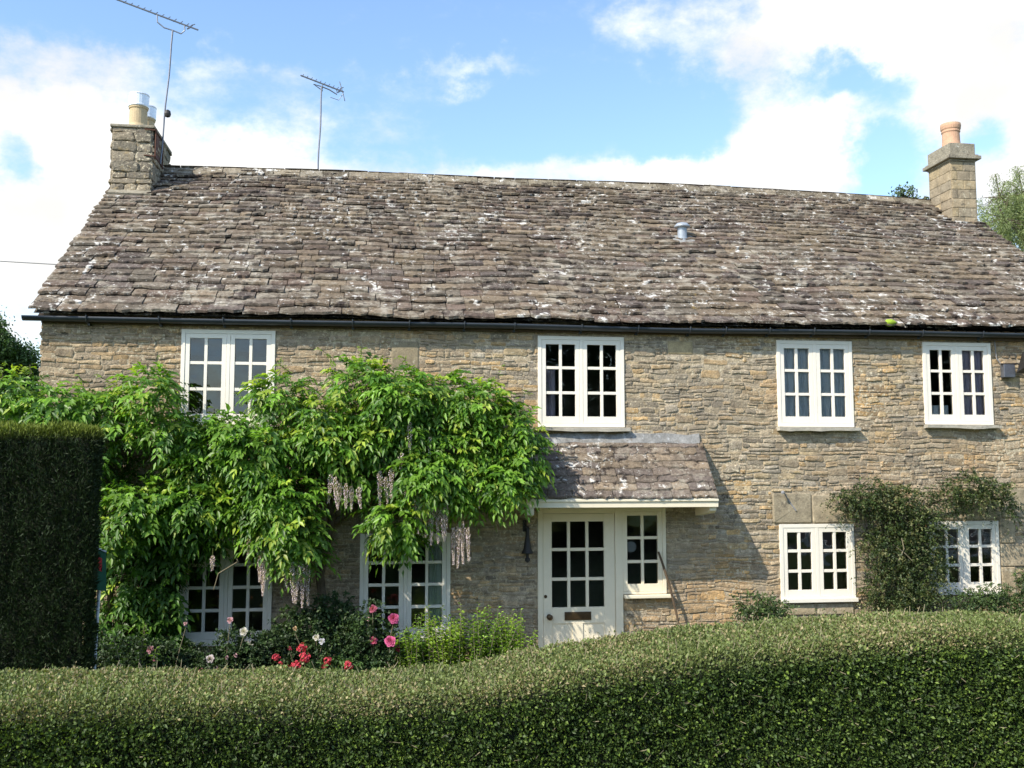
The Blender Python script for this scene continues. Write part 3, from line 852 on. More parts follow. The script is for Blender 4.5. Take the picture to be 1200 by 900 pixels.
# ---- porch
def porch():
    L_, R_, YW, YF, ZT, ZB = 1.80, 4.04, 12.0, 11.40, .40, -.30
    n = Vector((0, -(ZT-ZB), (YW-YF))).normalized(); S = Vector((0, YW-YF, ZT-ZB)); sl = S.length; S.normalize()
    b = MB()
    b.add([(x, y, z) for x in (L_, R_) for y, z in ((YF, ZB-.02), (YW-.001, ZT-.02), (YW-.001, ZT-.07), (YF, ZB-.06))],
          [(0, 3, 2, 1), (4, 5, 6, 7), (0, 1, 5, 4), (2, 3, 7, 6), (0, 4, 7, 3), (1, 2, 6, 5)])
    b.box(L_+.02, R_-.02, YF+.03, 11.995, ZB-.075, ZB-.062)
    p = b.build('porch', M['cream'], house); p['label'] = 'lean-to door canopy with stone tiles and cream fascia'
    f = MB(); f.box(L_-.06, R_+.03, YF-.012, YF+.028, ZB-.115, ZB-.012); f.box(L_-.06, R_+.03, YF-.030, YF-.012, ZB-.045, ZB-.016); f.build('fascia', M['cream'], p, bevel=.004)
    for x in (L_-.06, R_-.07):
        k = MB(); k.add([(a, y, z) for a in (x, x+.09) for y, z in ((YF+.03, ZB-.116), (YF+.03, ZB-.16), (YF+.10, ZB-.19), (11.97, ZB-.24), (11.97, ZB-.116))],
                        [(0, 1, 2, 3, 4), (9, 8, 7, 6, 5), (0, 5, 6, 1), (1, 6, 7, 2), (2, 7, 8, 3), (3, 8, 9, 4), (4, 9, 5, 0)])
        if x < 3: k = MB(); k.box(x, x+.09, YF-.01, YF+.09, ZB-.20, ZB-.117)
        k.build('corbel', M['cream'], p, bevel=.005)
    P = lambda X, ss: Vector((X, YF+(YW-YF)*ss/sl, ZB+(ZT-ZB)*ss/sl))
    rows = 8; e = sl/rows
    for k in range(rows):
        x = L_-.03; first = True
        while x < R_+.02:
            w = random.uniform(.15, .30)
            if first: w = random.uniform(.08, .25); first = False
            x1 = min(x+w, R_+.02)
            if R_+.02-x1 < .06: x1 = R_+.02+random.uniform(-.01, .01)
            Lt = e*1.5 if k < rows-1 else e*1.0
            V, F = tile_geo(P, x+.003, x1-.003, k*e-.03+random.uniform(-.008, .008), Lt, .022+random.uniform(-.003, .008), 0, .018, n, S, random.uniform(-.012, .012))
            t = Vector(random.choice([(.24, .205, .165), (.21, .18, .155), (.27, .225, .17), (.20, .175, .16)]))*random.uniform(.8, 1.2)
            mesh_np('roof_tile', V, F, M['tile'], p, [tuple(t)]*len(V)); x = x1
    l = MB(); V = []
    for i in range(15):
        x = L_+(R_-L_)*i/14; j = random.uniform(-.020, .016)
        V += [(x, 11.93+j*.5, ZT-.035+j), (x, 11.955, ZT+.03+j*.3), (x, 11.972, ZT+.085+j), (x, 11.992, ZT+.085+j)]
    l.add(V, [(4*i+k, 4*i+4+k, 4*i+5+k, 4*i+1+k) for i in range(14) for k in range(3)])
    l.build('flashing', M['lead'], p)
porch()

# ---- small fittings, each a thing of its own
def vent_pipe():
    c = roofp(4.46, (13.82-YE)/(YR-YE)); t = empty('roof_vent', c); tag(t, 'short pale metal vent pipe with a domed cap poking out of the roof', 'vent')
    m = MB(); m.lathe(c-Vector((0, 0, .05)), [(.085, 0), (.085, .10), (.070, .102), (.070, .26)], 18); m.build('pipe', M['vent'], t)
    m = MB(); m.lathe(c+Vector((0, 0, .205)), [(.10, 0), (.12, .008), (.115, .03), (.08, .065), (.03, .08), (.005, .083)], 20); m.build('cap', M['vent'], t, smooth=True)
    m = MB(); m.add([c+RN*.055+Vector((a, 0, 0))*.16+RS*b for a, b in ((-1, -.16), (1, -.16), (1, .12), (-1, .12))] + [c+RN*.035+Vector((a, 0, 0))*.16+RS*b for a, b in ((-1, -.16), (1, -.16), (1, .12), (-1, .12))],
                    [(0, 1, 2, 3), (7, 6, 5, 4), (0, 4, 5, 1), (1, 5, 6, 2), (2, 6, 7, 3), (3, 7, 4, 0)]); m.build('flashing', M['lead'], t)
vent_pipe()

def aerial(name, label, foot, head, b0, b1, nel, loop=True, extra=None):
    t = empty(name, foot); tag(t, label, 'aerial')
    foot, head, b0, b1 = map(Vector, (foot, head, b0, b1))
    m = MB(); k = 9
    m.tube([foot.lerp(head, i/k) + Vector((.006*math.sin(i*1.3), 0, 0)) for i in range(k+1)], .013, 8); m.build('mast', M['steel'], t)
    m = MB(); m.tube([b0, b1], .012, 6); m.build('boom', M['steel'], t)
    d = (b1-b0); dn = d.normalized(); side = dn.cross(Vector((0, .75, -.66))).normalized()
    side = Vector((.12, .72, .68)); side = (side-dn*side.dot(dn)).normalized()
    for i in range(nel):
        c = b0+d*(i+.4)/nel*.90; ln = .075+.03*i/nel
        e = MB(); e.tube([c-side*ln*.3, c+side*ln], .0065, 6); e.build('rod', M['steel'], t)
    m = MB(); c = b0+d*.90
    for sg in (-1, 1): m.tube([c-side*.10*sg, c-side*.10*sg+dn*.04+Vector((0, 0, .03))], .007, 6)
    m.tube([c-side*.1, c+side*.1], .012, 6); m.build('reflector', M['steel'], t)
    if loop:
        m = MB(); a, b = b0+d*.50, b0+d*.83
        m.tube([a, a+Vector((.01, 0, -.12)), head+Vector((-.13, 0, .035)), head, head+Vector((.12, 0, -.045)), b+Vector((.01, 0, -.09)), b], .010, 6)
        m.build('stay', M['steel'], t)
    if extra: extra(t)
def extra1(t):
    m = MB(); m.lathe((-3.17, 14.9, 5.32), [(.01, 0), (.04, .015), (.05, .05), (.04, .10), (.01, .12)], 10); m.tube([(-3.2, 14.9, 5.36), (-3.16, 14.9, 5.38)], .01, 6); m.build('junction_box', M['iron'], t)
aerial('tv_aerial', 'tall tv aerial tilted on a mast strapped to the left chimney', (-3.255, 14.9, 4.60), (-3.13, 14.9, 6.68), (-3.98, 14.9, 7.12), (-2.76, 14.9, 6.71), 12, True, extra1)
def extra2(t):
    m = MB(); m.tube([(-.66, 15.6, 6.30), (-.60, 15.6, 6.10), (-.57, 15.6, 5.98)], .007, 6); m.tube([(-.60, 15.6, 6.10), (-.67, 15.6, 5.99), (-.80, 15.6, 6.03)], .006, 6); m.build('reflector', M['steel'], t)
aerial('tv_aerial', 'smaller pale tv aerial standing behind the roof ridge', (-.99, 15.6, 4.3), (-.94, 15.6, 6.20), (-1.28, 15.6, 6.37), (-.59, 15.6, 6.13), 9, True, extra2)

m = MB(); pts = [(-6.9+i*.6, 17.3+i*.05, 4.02-.02*i+.012*(i-4)**2*.3-.02) for i in range(9)]
pts = [(-60+ (54.8*i/20), 18, 7.0-3.35*i/20+ (-1.6*(i/20)*(1-i/20))) for i in range(21)] + [(-3.9, 17.6, 3.45)]
m.tube(pts, .010, 5); tag(m.build('telephone_wire', M['cable']), 'thin telephone wire running to the left gable against the sky', 'wire')

def ornament():
    t = empty('door_bell', (1.83, 11.93, -1.05)); tag(t, 'black iron bell with a bracket hanging on the stone wall left of the front door', 'bell')
    m = MB(); m.tube([(1.80, 11.975, -.60), (1.80, 11.90, -.62), (1.82, 11.88, -.67)], .010, 6); m.box(1.785, 1.83, 11.955, 11.985, -.72, -.58); m.build('bracket', M['iron'], t)
    m = MB(); m.lathe((1.83, 11.90, -.98), [(.075, 0), (.070, .012), (.048, .06), (.036, .14), (.026, .20), (.022, .26), (.030, .30), (.012, .33)], 16); m.build('bell', M['iron'], t, smooth=True)
    m = MB(); m.tube([(1.83, 11.90, -.97), (1.83, 11.90, -1.04)], .018, 8); m.lathe((1.83, 11.90, -1.09), [(.008, 0), (.032, .02), (.032, .05), (.01, .07)], 12); m.build('clapper', M['iron'], t)
ornament()

def lamp():
    t = empty('table_lamp', (2.10, 12.22, .60)); tag(t, 'small white lamp standing inside the left panes of the window above the porch', 'lamp')
    m = MB(); m.lathe((2.10, 12.22, .60), [(.05, 0), (.05, .015), (.012, .03), (.012, .40)], 14); m.build('lamp_base', M['brass'], t)
    m = MB(); m.lathe((2.10, 12.22, .98), [(.085, 0), (.05, .16)], 18); m.build('lamp_shade', M['clock'], t)
lamp()

def floodlight():
    t = empty('floodlight', (8.38, 11.9, 1.33)); tag(t, 'black floodlight fixed to the stone wall beside the far right upper window', 'floodlight')
    m = MB(); m.box(8.22, 8.38, 11.90, 11.985, 1.25, 1.42); m.build('junction_box', M['steel'], t, bevel=.006)
    m = MB(); m.tube([(8.20, 11.93, 1.425), (8.42, 11.90, 1.43), (8.46, 11.85, 1.40)], .012, 6); m.build('bracket', M['iron'], t)
    m = MB(); m.add([(8.36, 11.86, 1.30), (8.62, 11.86, 1.30), (8.66, 11.80, 1.58), (8.42, 11.80, 1.58), (8.36, 11.68, 1.36), (8.64, 11.68, 1.36), (8.68, 11.64, 1.56), (8.44, 11.64, 1.56)],
                    [(0, 1, 2, 3), (7, 6, 5, 4), (0, 4, 5, 1), (1, 5, 6, 2), (2, 6, 7, 3), (3, 7, 4, 0)]); m.build('lamp_housing', M['iron'], t, bevel=.01)
    m = MB(); m.add([(8.39, 11.675, 1.375), (8.61, 11.675, 1.375), (8.65, 11.638, 1.55), (8.46, 11.638, 1.55)], [(0, 1, 2, 3)]); m.build('lamp_glass', M['vent'], t)
floodlight()
m = MB(); m.tube([(8.15, 11.97, 1.74), (8.16, 11.975, 1.60), (8.17, 11.975, 1.5), (8.24, 11.96, 1.41)], .006, 5)
tag(m.build('cable', M['cable']), 'thin grey cable running down the wall to the floodlight', 'cable')
m = MB(); m.tube([(5.10, 11.90, -.25), (5.14, 11.93, -.27), (5.20, 11.975, -.35), (5.30, 11.965, -.49)], .009, 6); m.lathe((5.10, 11.90, -.255), [(.008, 0), (.022, .004), (.022, .012), (.008, .018)], 10, (-.3, -1, .1))
tag(m.build('hook', M['cable']), 'small metal hook on the wall above the lower window right of the porch', 'hook')
m = MB(); m.tube([(3.715, 11.72, -2.5), (3.70, 11.78, -2.1), (3.67, 11.83, -1.75), (3.60, 11.88, -1.40), (3.52, 11.91, -1.12), (3.475, 11.925, -.98)], [.014, .014, .015, .016, .015, .014], 8)
tag(m.build('walking_stick', M['wood']), 'bent wooden stick leaning on the wall beside the small side window', 'stick')

def lump(name, c, r, m_, parent=None, sq=.6, seed=0):
    V = []; F = []; n, k = 14, 8
    for j in range(k+1):
        th = math.pi*j/k
        for i in range(n):
            ph = 2*math.pi*i/n; d = Vector((math.sin(th)*math.cos(ph), math.sin(th)*math.sin(ph), math.cos(th)))
            rr = r*(1+.25*noise.noise(d*2.5+Vector((seed, 0, 0)))); V.append(Vector(c)+Vector((d.x*rr, d.y*rr*.7, d.z*rr*sq)))
    for j in range(k):
        for i in range(n): F.append((j*n+i, (j+1)*n+i, (j+1)*n+(i+1) % n, j*n+(i+1) % n))
    return mesh_np(name, V, F, m_, parent, smooth=True)
tag(lump('moss_cushion', (6.60, 11.84, 1.93), .085, M['moss'], None, .55, 3), 'bright green moss cushion on the eaves above the gutter', 'moss')

def sign():
    t = empty('sign_board', (-2.30, 8.5, GZ)); tag(t, 'edge-on white board with a red mark, half hidden by the yew hedge', 'sign')
    m = MB(); m.tube([(-2.31, 8.66, GZ-.1), (-2.27, 8.66, -.95), (-2.24, 8.655, -.66)], .014, 8); m.build('post', M['sign_white'], t)
    a, b = Vector((-2.62, 8.40, -.42)), Vector((-2.225, 8.63, -.645)); dn = Vector((.02, 0, -.46)); th = Vector((.012, -.02, 0))
    m = MB(); m.add([a, b, b+dn*.72, a+dn, a+th, b+th, b+dn*.72+th, a+dn+th], [(0, 1, 2, 3), (7, 6, 5, 4), (0, 4, 5, 1), (1, 5, 6, 2), (2, 6, 7, 3), (3, 7, 4, 0)])
    m.build('panel', M['sign_green'], t)
    m = MB(); e = Vector((0, 0, .014)); m.add([a, b, b-e, a-e, a+th*1.6, b+th*1.6, b-e+th*1.6, a-e+th*1.6], [(0, 1, 2, 3), (7, 6, 5, 4), (0, 4, 5, 1), (1, 5, 6, 2), (2, 6, 7, 3), (3, 7, 4, 0)])
    m.build('top_edge', M['sign_white'], t)
    p0, p1 = a.lerp(b, .80)+th*1.3+Vector((0, 0, -.075)), a.lerp(b, .93)+th*1.3+Vector((0, 0, -.075)); q = Vector((.003, 0, -.11))
    m = MB(); m.add([p0, p1, p1+q, p0+q], [(0, 1, 2, 3)]); m.build('red_mark', M['sign_red'], t)
sign()

# ------------------------------------------------------------------ foliage
def nrm(a): return a/np.maximum(np.linalg.norm(a, axis=-1, keepdims=True), 1e-9)

def leaves(name, P, D, Nn, ln, wd, tint, m_, parent, fold=.25, droop=.15):
    """P base points, D leaf directions, Nn leaf normals; each leaf two folded triangles"""
    n = len(P); D = nrm(D); S = nrm(np.cross(D, Nn)); Nn = nrm(np.cross(S, D))
    ln = np.broadcast_to(np.asarray(ln), (n,))[:, None]; wd = np.broadcast_to(np.asarray(wd), (n,))[:, None]
    mid = P+D*ln*.45
    tip = P+D*ln; tip[:, 2] -= (ln*droop)[:, 0]
    V = np.stack([P, mid+S*wd*.5+Nn*wd*fold, tip, mid-S*wd*.5+Nn*wd*fold], 1).reshape(-1, 3)
    i = np.arange(n)[:, None]*4
    F = np.concatenate([i+np.array([[0, 1, 2]]), i+np.array([[0, 2, 3]])], 1).reshape(-1, 3)
    T = np.repeat(np.asarray(tint), 4, axis=0)
    o = mesh_np(name, V, F, m_, parent, T, quads=3)
    return tag(o, kind='stuff')

def wob(P, s, seed):       # cheap smooth noise for arrays
    x, y, z = P[:, 0]*s, P[:, 1]*s, P[:, 2]*s
    return (np.sin(x*1.7+seed)*np.cos(z*2.1-seed*.7)+np.sin(x*3.9+z*2.7+seed*2)*.5+np.cos(y*3.1+x*1.1+seed)*.6+np.sin(z*6.1-x*5.3+seed)*.3)/2.4

# ---- front hedge
def front_hedge():
    HX = [(-6, -1.00), (-2, -1.0), (-1, -1.02), (0, -1.04), (.5, -1.015), (.9, -.955), (1.4, -.90), (1.9, -.855), (2.5, -.815), (3.0, -.79), (3.5, -.815), (4.1, -.85), (6.5, -.86)]
    hx = np.array([h[0] for h in HX]); hz = np.array([h[1] for h in HX])-.033
    Y0, Y1, zb, r = 4.74, 5.62, -1.75, .13
    t = empty('clipped_hedge', (0, 5.2, SZ)); tag(t, 'long clipped hedge of small glossy leaves with an undulating flat top along the lane', 'hedge')
    def prof(s, top):     # s metres along front face, shoulder, top, far shoulder
        lf = (top-r)-zb; arc = r*math.pi/2; lt = (Y1-Y0)-2*r
        y = np.where(s < lf, Y0, 0.0); z = np.where(s < lf, zb+s, 0.0); ny = np.where(s < lf, -1.0, 0.0); nz_ = np.zeros_like(s)
        a = (s >= lf) & (s < lf+arc); th = (s-lf)/r
        y = np.where(a, Y0+r-r*np.cos(th), y); z = np.where(a, top-r+r*np.sin(th), z); ny = np.where(a, -np.cos(th), ny); nz_ = np.where(a, np.sin(th), nz_)
        b = (s >= lf+arc) & (s < lf+arc+lt); y = np.where(b, Y0+r+(s-lf-arc), y); z = np.where(b, top, z); nz_ = np.where(b, 1.0, nz_)
        c = s >= lf+arc+lt; th = (s-lf-arc-lt)/r; y = np.where(c, Y1-r+r*np.sin(th), y); z = np.where(c, top-r+r*np.cos(th), z); ny = np.where(c, np.sin(th), ny); nz_ = np.where(c, np.cos(th), nz_)
        return y, z, ny, nz_
    def surf(x, s, inset=0.0):
        top = np.interp(x, hx, hz)
        y, z, ny, nz_ = prof(s, top); P = np.stack([x, y, z], 1); N = np.stack([np.zeros_like(x), ny, nz_], 1)
        b = .022*wob(P, 1.6, 1.0)+.012*wob(P, 6.0, 3.0)
        return P+N*(b-inset)[:, None], N
    smax = (1.75-.90-r)+r*math.pi+(Y1-Y0-2*r)
    # core sheet, its near-black colour stands for the shade between the leaves
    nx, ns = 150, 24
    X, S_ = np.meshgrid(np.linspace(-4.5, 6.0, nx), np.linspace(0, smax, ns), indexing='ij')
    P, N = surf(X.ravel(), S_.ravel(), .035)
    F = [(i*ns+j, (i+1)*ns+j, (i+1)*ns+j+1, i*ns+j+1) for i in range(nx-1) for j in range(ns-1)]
    mesh_np('dark_core', P, F, M['core'], t)
    n = 430000
    x = rng.uniform(-3.3, 5.2, n); s = rng.uniform(.0, smax, n)
    P, N = surf(x, s, 0)
    n_in = rng.uniform(-.030, .012, n)
    # tufted depth
    tuft = wob(P, 14, 2.0)+.7*wob(P, 31, 5.0)
    hole = np.clip(wob(P, 9, 7.0)-.55, 0, 1)*np.clip(1-N[:, 2], 0, 1)
    P = P+N*(n_in+.020*tuft*(1-.5*np.clip(N[:, 2], 0, 1))-.09*hole)[:, None]
    stray = (rng.uniform(size=n) < .012); P = P+N*(stray*rng.uniform(.01, .045, n))[:, None]
    R = rng.normal(size=(n, 3)); D = nrm(N*.75+R*.62+np.array([0, 0, .25])); Nn = nrm(N*.6+rng.normal(size=(n, 3))*.6)
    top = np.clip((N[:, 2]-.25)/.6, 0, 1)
    base = np.array([.050, .085, .020]); young = np.array([.14, .21, .035]); dry = np.array([.32, .27, .14]); olive = np.array([.19, .225, .075])
    u = rng.uniform(size=n)[:, None]; patch = np.clip(.5+.9*wob(P, 2.2, 4.0), 0, 1)[:, None]
    T = base*rng.uniform(.55, 1.5, n)[:, None]
    T = np.where(u > .88-.22*patch, young*rng.uniform(.7, 1.2, n)[:, None], T)
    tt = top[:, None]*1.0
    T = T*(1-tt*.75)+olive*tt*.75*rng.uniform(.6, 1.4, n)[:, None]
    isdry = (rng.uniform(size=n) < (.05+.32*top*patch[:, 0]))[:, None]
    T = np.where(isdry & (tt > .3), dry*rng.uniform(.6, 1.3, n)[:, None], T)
    ln = (.011+.017*rng.uniform(size=n)**2)*(1-.1*top); wd = ln*rng.uniform(.5, .7, n)
    leaves('foliage', P, D, Nn, ln, wd, T, M['hedge'], t, .2, .1)
    # stray twigs standing off the face
    m = MB()
    for _ in range(900):
        x_ = random.uniform(-3, 5); s_ = random.uniform(.2, smax-.1); p, N_ = surf(np.array([x_]), np.array([s_]), .02); p = Vector(p[0]); N_ = Vector(N_[0])
        d = (N_*.5+Vector((random.uniform(-1, 1), random.uniform(-.2, .2), random.uniform(-.4, 1)))).normalized()
        m.tube([p, p+d*random.uniform(.03, .08)+N_*.014], .0018, 3, False)
    tag(m.build('twigs', M['twig'], t), kind='stuff')
front_hedge()

# ---- yew block at the left
def yew():
    x0, x1, y0, y1, zt, zb = -5.2, -2.16, 8.0, 9.5, .335, GZ
    t = empty('yew_hedge', ((x0+x1)/2, 8.75, GZ)); tag(t, 'tall dark square-cut yew hedge at the left edge of the garden', 'hedge')
    y1 = 8.9
    m = MB(); m.add([(x, y, z) for z in (zb, zt-.05) for x, y in ((x0, y0+.05), (x1-.06, y0+.05), (x1-.31, y1), (x0, y1))],
                    [(3, 2, 1, 0), (4, 5, 6, 7), (0, 1, 5, 4), (1, 2, 6, 5), (2, 3, 7, 6), (3, 0, 4, 7)]); m.build('dark_core', M['core'], t)  # plain dark core, shade between the shoots is in its colour
    def face(n, kind):
        u, v = rng.uniform(size=n), rng.uniform(size=n)
        if kind == 'f': P = np.stack([x0+(x1-x0)*u, np.full(n, y0), zb+.3+(zt-zb-.3)*v], 1); N = np.tile([0, -1., 0], (n, 1))
        if kind == 't': P = np.stack([x0+(x1-x0)*u, y0+(y1-y0)*v, np.full(n, zt)], 1); N = np.tile([0, 0, 1.], (n, 1))
        if kind == 's': P = np.stack([np.full(n, x1), y0+(y1-y0)*u, zb+.3+(zt-zb-.3)*v], 1); N = np.tile([1., 0, 0], (n, 1))
        return P, N
    Ps, Ns = zip(face(95000, 'f'), face(30000, 't'), face(35000, 's'))
    P, N = np.concatenate(Ps), np.concatenate(Ns); n = len(P)
    sp = .035*np.clip(wob(P, 11, 3.0), 0, 1)+.02*wob(P, 4, 6.0); P = P+N*sp[:, None]
    P[:, 0] -= np.where(P[:, 0] > x1-1.0, (P[:, 1]-y0)*.27, 0)
    # rounded arrises and vertical fluting of clipped shoots
    ridge = np.sin(P[:, 0]*38+3*np.sin(P[:, 2]*3)+P[:, 1]*25)*.5+wob(P, 7, 2)+.6*wob(P, 19, 4)
    P = P+N*(.026*ridge+rng.uniform(-.05, .014, n)+(rng.uniform(size=n) < .02)*rng.uniform(0, .05, n))[:, None]
    e = np.clip((P[:, 2]-(zt-.06))/.06, 0, 1); P[:, 1] += e*.03*(P[:, 1] < y0+.1); e2 = np.clip((P[:, 0]-(x1-.05))/.05, 0, 1); P[:, 1] += e2*.04*(P[:, 1] < y0+.1)
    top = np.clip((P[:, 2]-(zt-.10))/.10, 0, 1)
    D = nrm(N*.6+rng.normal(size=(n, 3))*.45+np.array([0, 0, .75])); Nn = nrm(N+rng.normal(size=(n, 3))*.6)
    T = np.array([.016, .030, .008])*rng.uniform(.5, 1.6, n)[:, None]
    T = T*(1-top[:, None])+np.array([.15, .19, .022])*top[:, None]*rng.uniform(.5, 1.35, n)[:, None]  # sunlight on the top is put into the leaf colour
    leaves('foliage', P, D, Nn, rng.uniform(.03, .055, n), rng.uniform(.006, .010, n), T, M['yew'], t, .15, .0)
yew()

# ---- wisteria
WL = [(-4.03,11.59,0.85,0.31,0.26),(-3.52,11.55,0.72,0.38,0.23),(-2.98,11.58,0.71,0.39,0.25),(-2.47,11.55,0.89,0.25,0.25),(-2.05,11.54,0.42,0.33,0.2),(-1.62,11.61,0.45,0.34,0.19),(-1.12,11.62,0.88,0.31,0.28),(-0.65,11.52,0.68,0.29,0.21),(-0.17,11.59,1.01,0.36,0.33),(0.28,11.59,0.89,0.38,0.32),(0.7,11.5,0.89,0.36,0.3),(1.19,11.56,0.76,0.36,0.31),(1.54,11.52,0.49,0.33,0.32),(1.64,11.56,0.18,0.29,0.34),(0.98,11.44,0.24,0.56,0.36),(1.46,11.5,-0.10,0.31,0.25),(1.10,11.44,-0.15,0.46,0.3),(0.58,11.42,-0.06,0.42,0.29),(-0.01,11.56,0.43,0.31,0.3),(-0.5,11.53,0.41,0.37,0.28),(-0.87,11.54,0.33,0.31,0.28),(-1.37,11.55,0.23,0.36,0.3),(-1.93,11.50,0.09,0.4,0.27),(-2.36,11.55,0.47,0.22,0.21),(-2.8,11.58,0.44,0.27,0.16),(-2.6,11.52,-0.37,0.37,0.29),(-2.01,11.45,-0.35,0.4,0.31),(-2.85,11.50,-0.65,0.29,0.27),(-2.28,11.50,-0.74,0.36,0.28),(-1.07,11.46,-0.25,0.44,0.29),(-0.98,11.43,-0.66,0.4,0.33),(-0.86,11.45,-0.95,0.23,0.17),(-1.45,11.52,-0.45,0.27,0.25),(0.21,11.55,-0.51,0.32,0.25),(0.31,11.57,-0.75,0.22,0.17),(-2.71,11.51,-1.19,0.34,0.38),(-2.25,11.55,-1.29,0.12,0.19),(-2.45,11.61,-1.79,0.24,0.32),(-2.81,11.6,-1.78,0.35,0.41),(-1.92,11.59,-0.78,0.26,0.15),(-3.48,11.5,0.04,0.54,0.38),(0.38,11.62,0.39,0.3,0.3),(-0.2,11.68,-0.06,0.29,0.21)]

def pinnate(centres, dirs, size, pairs, tint, rg):
    """arching compound leaves: returns arrays for leaves()"""
    P, D, N, Ln, T = [], [], [], [], []
    n = len(centres); up_ = np.array([0, 0, 1.0])
    S = nrm(np.cross(dirs, up_)+rg.normal(size=(n, 3))*.15)
    for k in range(pairs+1):
        u = (k+.6)/(pairs+.6)
        pos = centres+dirs*(size*u)[:, None]; pos[:, 2] -= size*.42*u*u
        tang = nrm(dirs-up_*(.8*u))
        if k == pairs:
            sides = (0,)
        else: sides = (-1, 1)
        for sg in sides:
            d = nrm(tang*(.85 if sg else 1)+S*sg*.95-up_*.12+rg.normal(size=(n, 3))*.2)
            P.append(pos); D.append(d); N.append(nrm(up_*.8+dirs*.75+np.array([-.15, -.35, 0])+rg.normal(size=(n, 3))*.30))
            Ln.append(size*rg.uniform(.30, .48, n)*(1-.35*abs(u-.55))); T.append(tint*rg.uniform(.85, 1.15, n)[:, None])
    return map(np.concatenate, (P, D, N, Ln, T))

def wisteria():
    t = empty('wisteria', (-.75, 11.7, GZ)); tag(t, 'big bright green wisteria with hanging pale flower strings on the left half of the wall', 'wisteria')
    cs, ds, ts, sz = [], [], [], []
    for i, (cx, cy, cz, rx, rz) in enumerate(WL):
        low = min(1, max(0, (-.45-cz)/.4)) if cx < -1.9 else 0
        rx, rz = rx*.88, rz*.80; cy = cy-.16*(1 if cz > -.75 and i % 2 else 0)-.10*(i % 3 == 0)+.25*low
        area = rx*rz; n = int(area*2050*(1-.45*low))
        a = nrm(rng.normal(size=(n, 3))*np.array([1, 1, 1])); a[:, 1] = -np.abs(a[:, 1])+rng.uniform(0, .35, n)
        rr = rng.uniform(.55, 1.0, n)**.6
        ry = .27-.12*low
        edge = 1+.30*np.sin(a[:, 0]*7+i)*np.cos(a[:, 2]*6+i*2)
        p = np.array([cx, cy, cz])+a*(rr*edge)[:, None]*np.array([rx, ry, rz])*.92
        p[:, 1] = np.minimum(p[:, 1], 11.90)
        d = nrm(a*np.array([1.0, 1.1, .75])+rng.normal(size=(n, 3))*.35+np.array([0, -.25, .18]))
        d[:, 1] = np.where(p[:, 1] > 11.8, -np.abs(d[:, 1]), d[:, 1])
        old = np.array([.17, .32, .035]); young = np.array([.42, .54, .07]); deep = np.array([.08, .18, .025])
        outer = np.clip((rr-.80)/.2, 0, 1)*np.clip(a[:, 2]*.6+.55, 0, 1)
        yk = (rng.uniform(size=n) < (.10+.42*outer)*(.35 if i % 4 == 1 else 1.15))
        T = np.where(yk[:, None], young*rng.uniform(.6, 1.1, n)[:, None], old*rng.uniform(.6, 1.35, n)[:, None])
        T = np.where((rng.uniform(size=n) < .3+.5*low)[:, None], deep*rng.uniform(.8, 1.3, n)[:, None], T)  # low left lobes: shade put into the colour as more dark leaves
        cs.append(p); ds.append(d); ts.append(T); sz.append(rng.uniform(.14, .28, n))
    c, d, T, s = map(np.concatenate, (cs, ds, ts, sz))
    P, D, N, Ln, TT = pinnate(c, d, s, 4, T, rng)
    P[:, 1] = np.minimum(P[:, 1], 11.955)
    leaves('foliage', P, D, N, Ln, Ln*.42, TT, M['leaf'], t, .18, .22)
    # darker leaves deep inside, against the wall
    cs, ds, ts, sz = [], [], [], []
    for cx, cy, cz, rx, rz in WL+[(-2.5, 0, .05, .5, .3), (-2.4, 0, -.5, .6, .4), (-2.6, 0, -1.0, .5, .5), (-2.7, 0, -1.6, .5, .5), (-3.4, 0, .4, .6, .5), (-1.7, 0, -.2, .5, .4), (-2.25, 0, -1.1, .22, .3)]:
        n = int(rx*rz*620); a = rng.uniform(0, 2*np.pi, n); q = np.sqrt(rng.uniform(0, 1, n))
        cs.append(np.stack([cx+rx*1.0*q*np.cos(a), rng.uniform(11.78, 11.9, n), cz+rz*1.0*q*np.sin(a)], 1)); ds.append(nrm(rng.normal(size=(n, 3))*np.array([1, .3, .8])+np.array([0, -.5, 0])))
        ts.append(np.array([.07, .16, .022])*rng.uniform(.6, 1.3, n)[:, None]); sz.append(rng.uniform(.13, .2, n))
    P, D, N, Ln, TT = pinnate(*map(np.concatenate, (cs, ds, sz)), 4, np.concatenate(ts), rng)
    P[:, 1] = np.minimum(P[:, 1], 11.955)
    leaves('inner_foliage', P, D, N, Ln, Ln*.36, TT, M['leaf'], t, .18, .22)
    # shoots sticking out of the mass
    cs, ds, ts, sz = [], [], [], []
    stems = MB()
    for x, z, dx, dz in ((-2.5, 1.05, .05, .28), (-1.9, .55, .1, .22), (-1.45, .58, .05, .26), (-1.25, .62, -.25, .3), (-.5, 1.25, -.12, .22), (-.25, 1.3, .1, .2), (1.35, .98, .12, .28), (1.75, .35, .22, .25), (1.6, .7, .15, .3),
                         (1.85, .05, .2, .1), (-3.3, .95, .0, .2), (-2.9, .92, -.15, .2), (-4.2, 1.0, .1, .22), (-3.9, 1.05, .1, .2), (.3, 1.18, .05, .2), (1.8, -.25, .15, -.1), (-1.0, 1.1, -.1, .2), (-2.2, .55, -.2, .3)):
        pts = [Vector((x+dx*u+.03*math.sin(u*5), 11.6-.12*u, z+dz*u-.05*u*u)) for u in (0, .35, .7, 1)]
        stems.tube(pts, .005, 4, False)
        for u in np.linspace(.2, 1, 7):
            p = np.array(pts[0].lerp(pts[-1], float(u))); cs.append(p); ds.append(nrm(rng.normal(size=3)*.7+np.array([dx, -.3, dz+.2]))); ts.append(np.array([.22, .34, .04])*rng.uniform(.6, 1.1)); sz.append(rng.uniform(.07, .13))
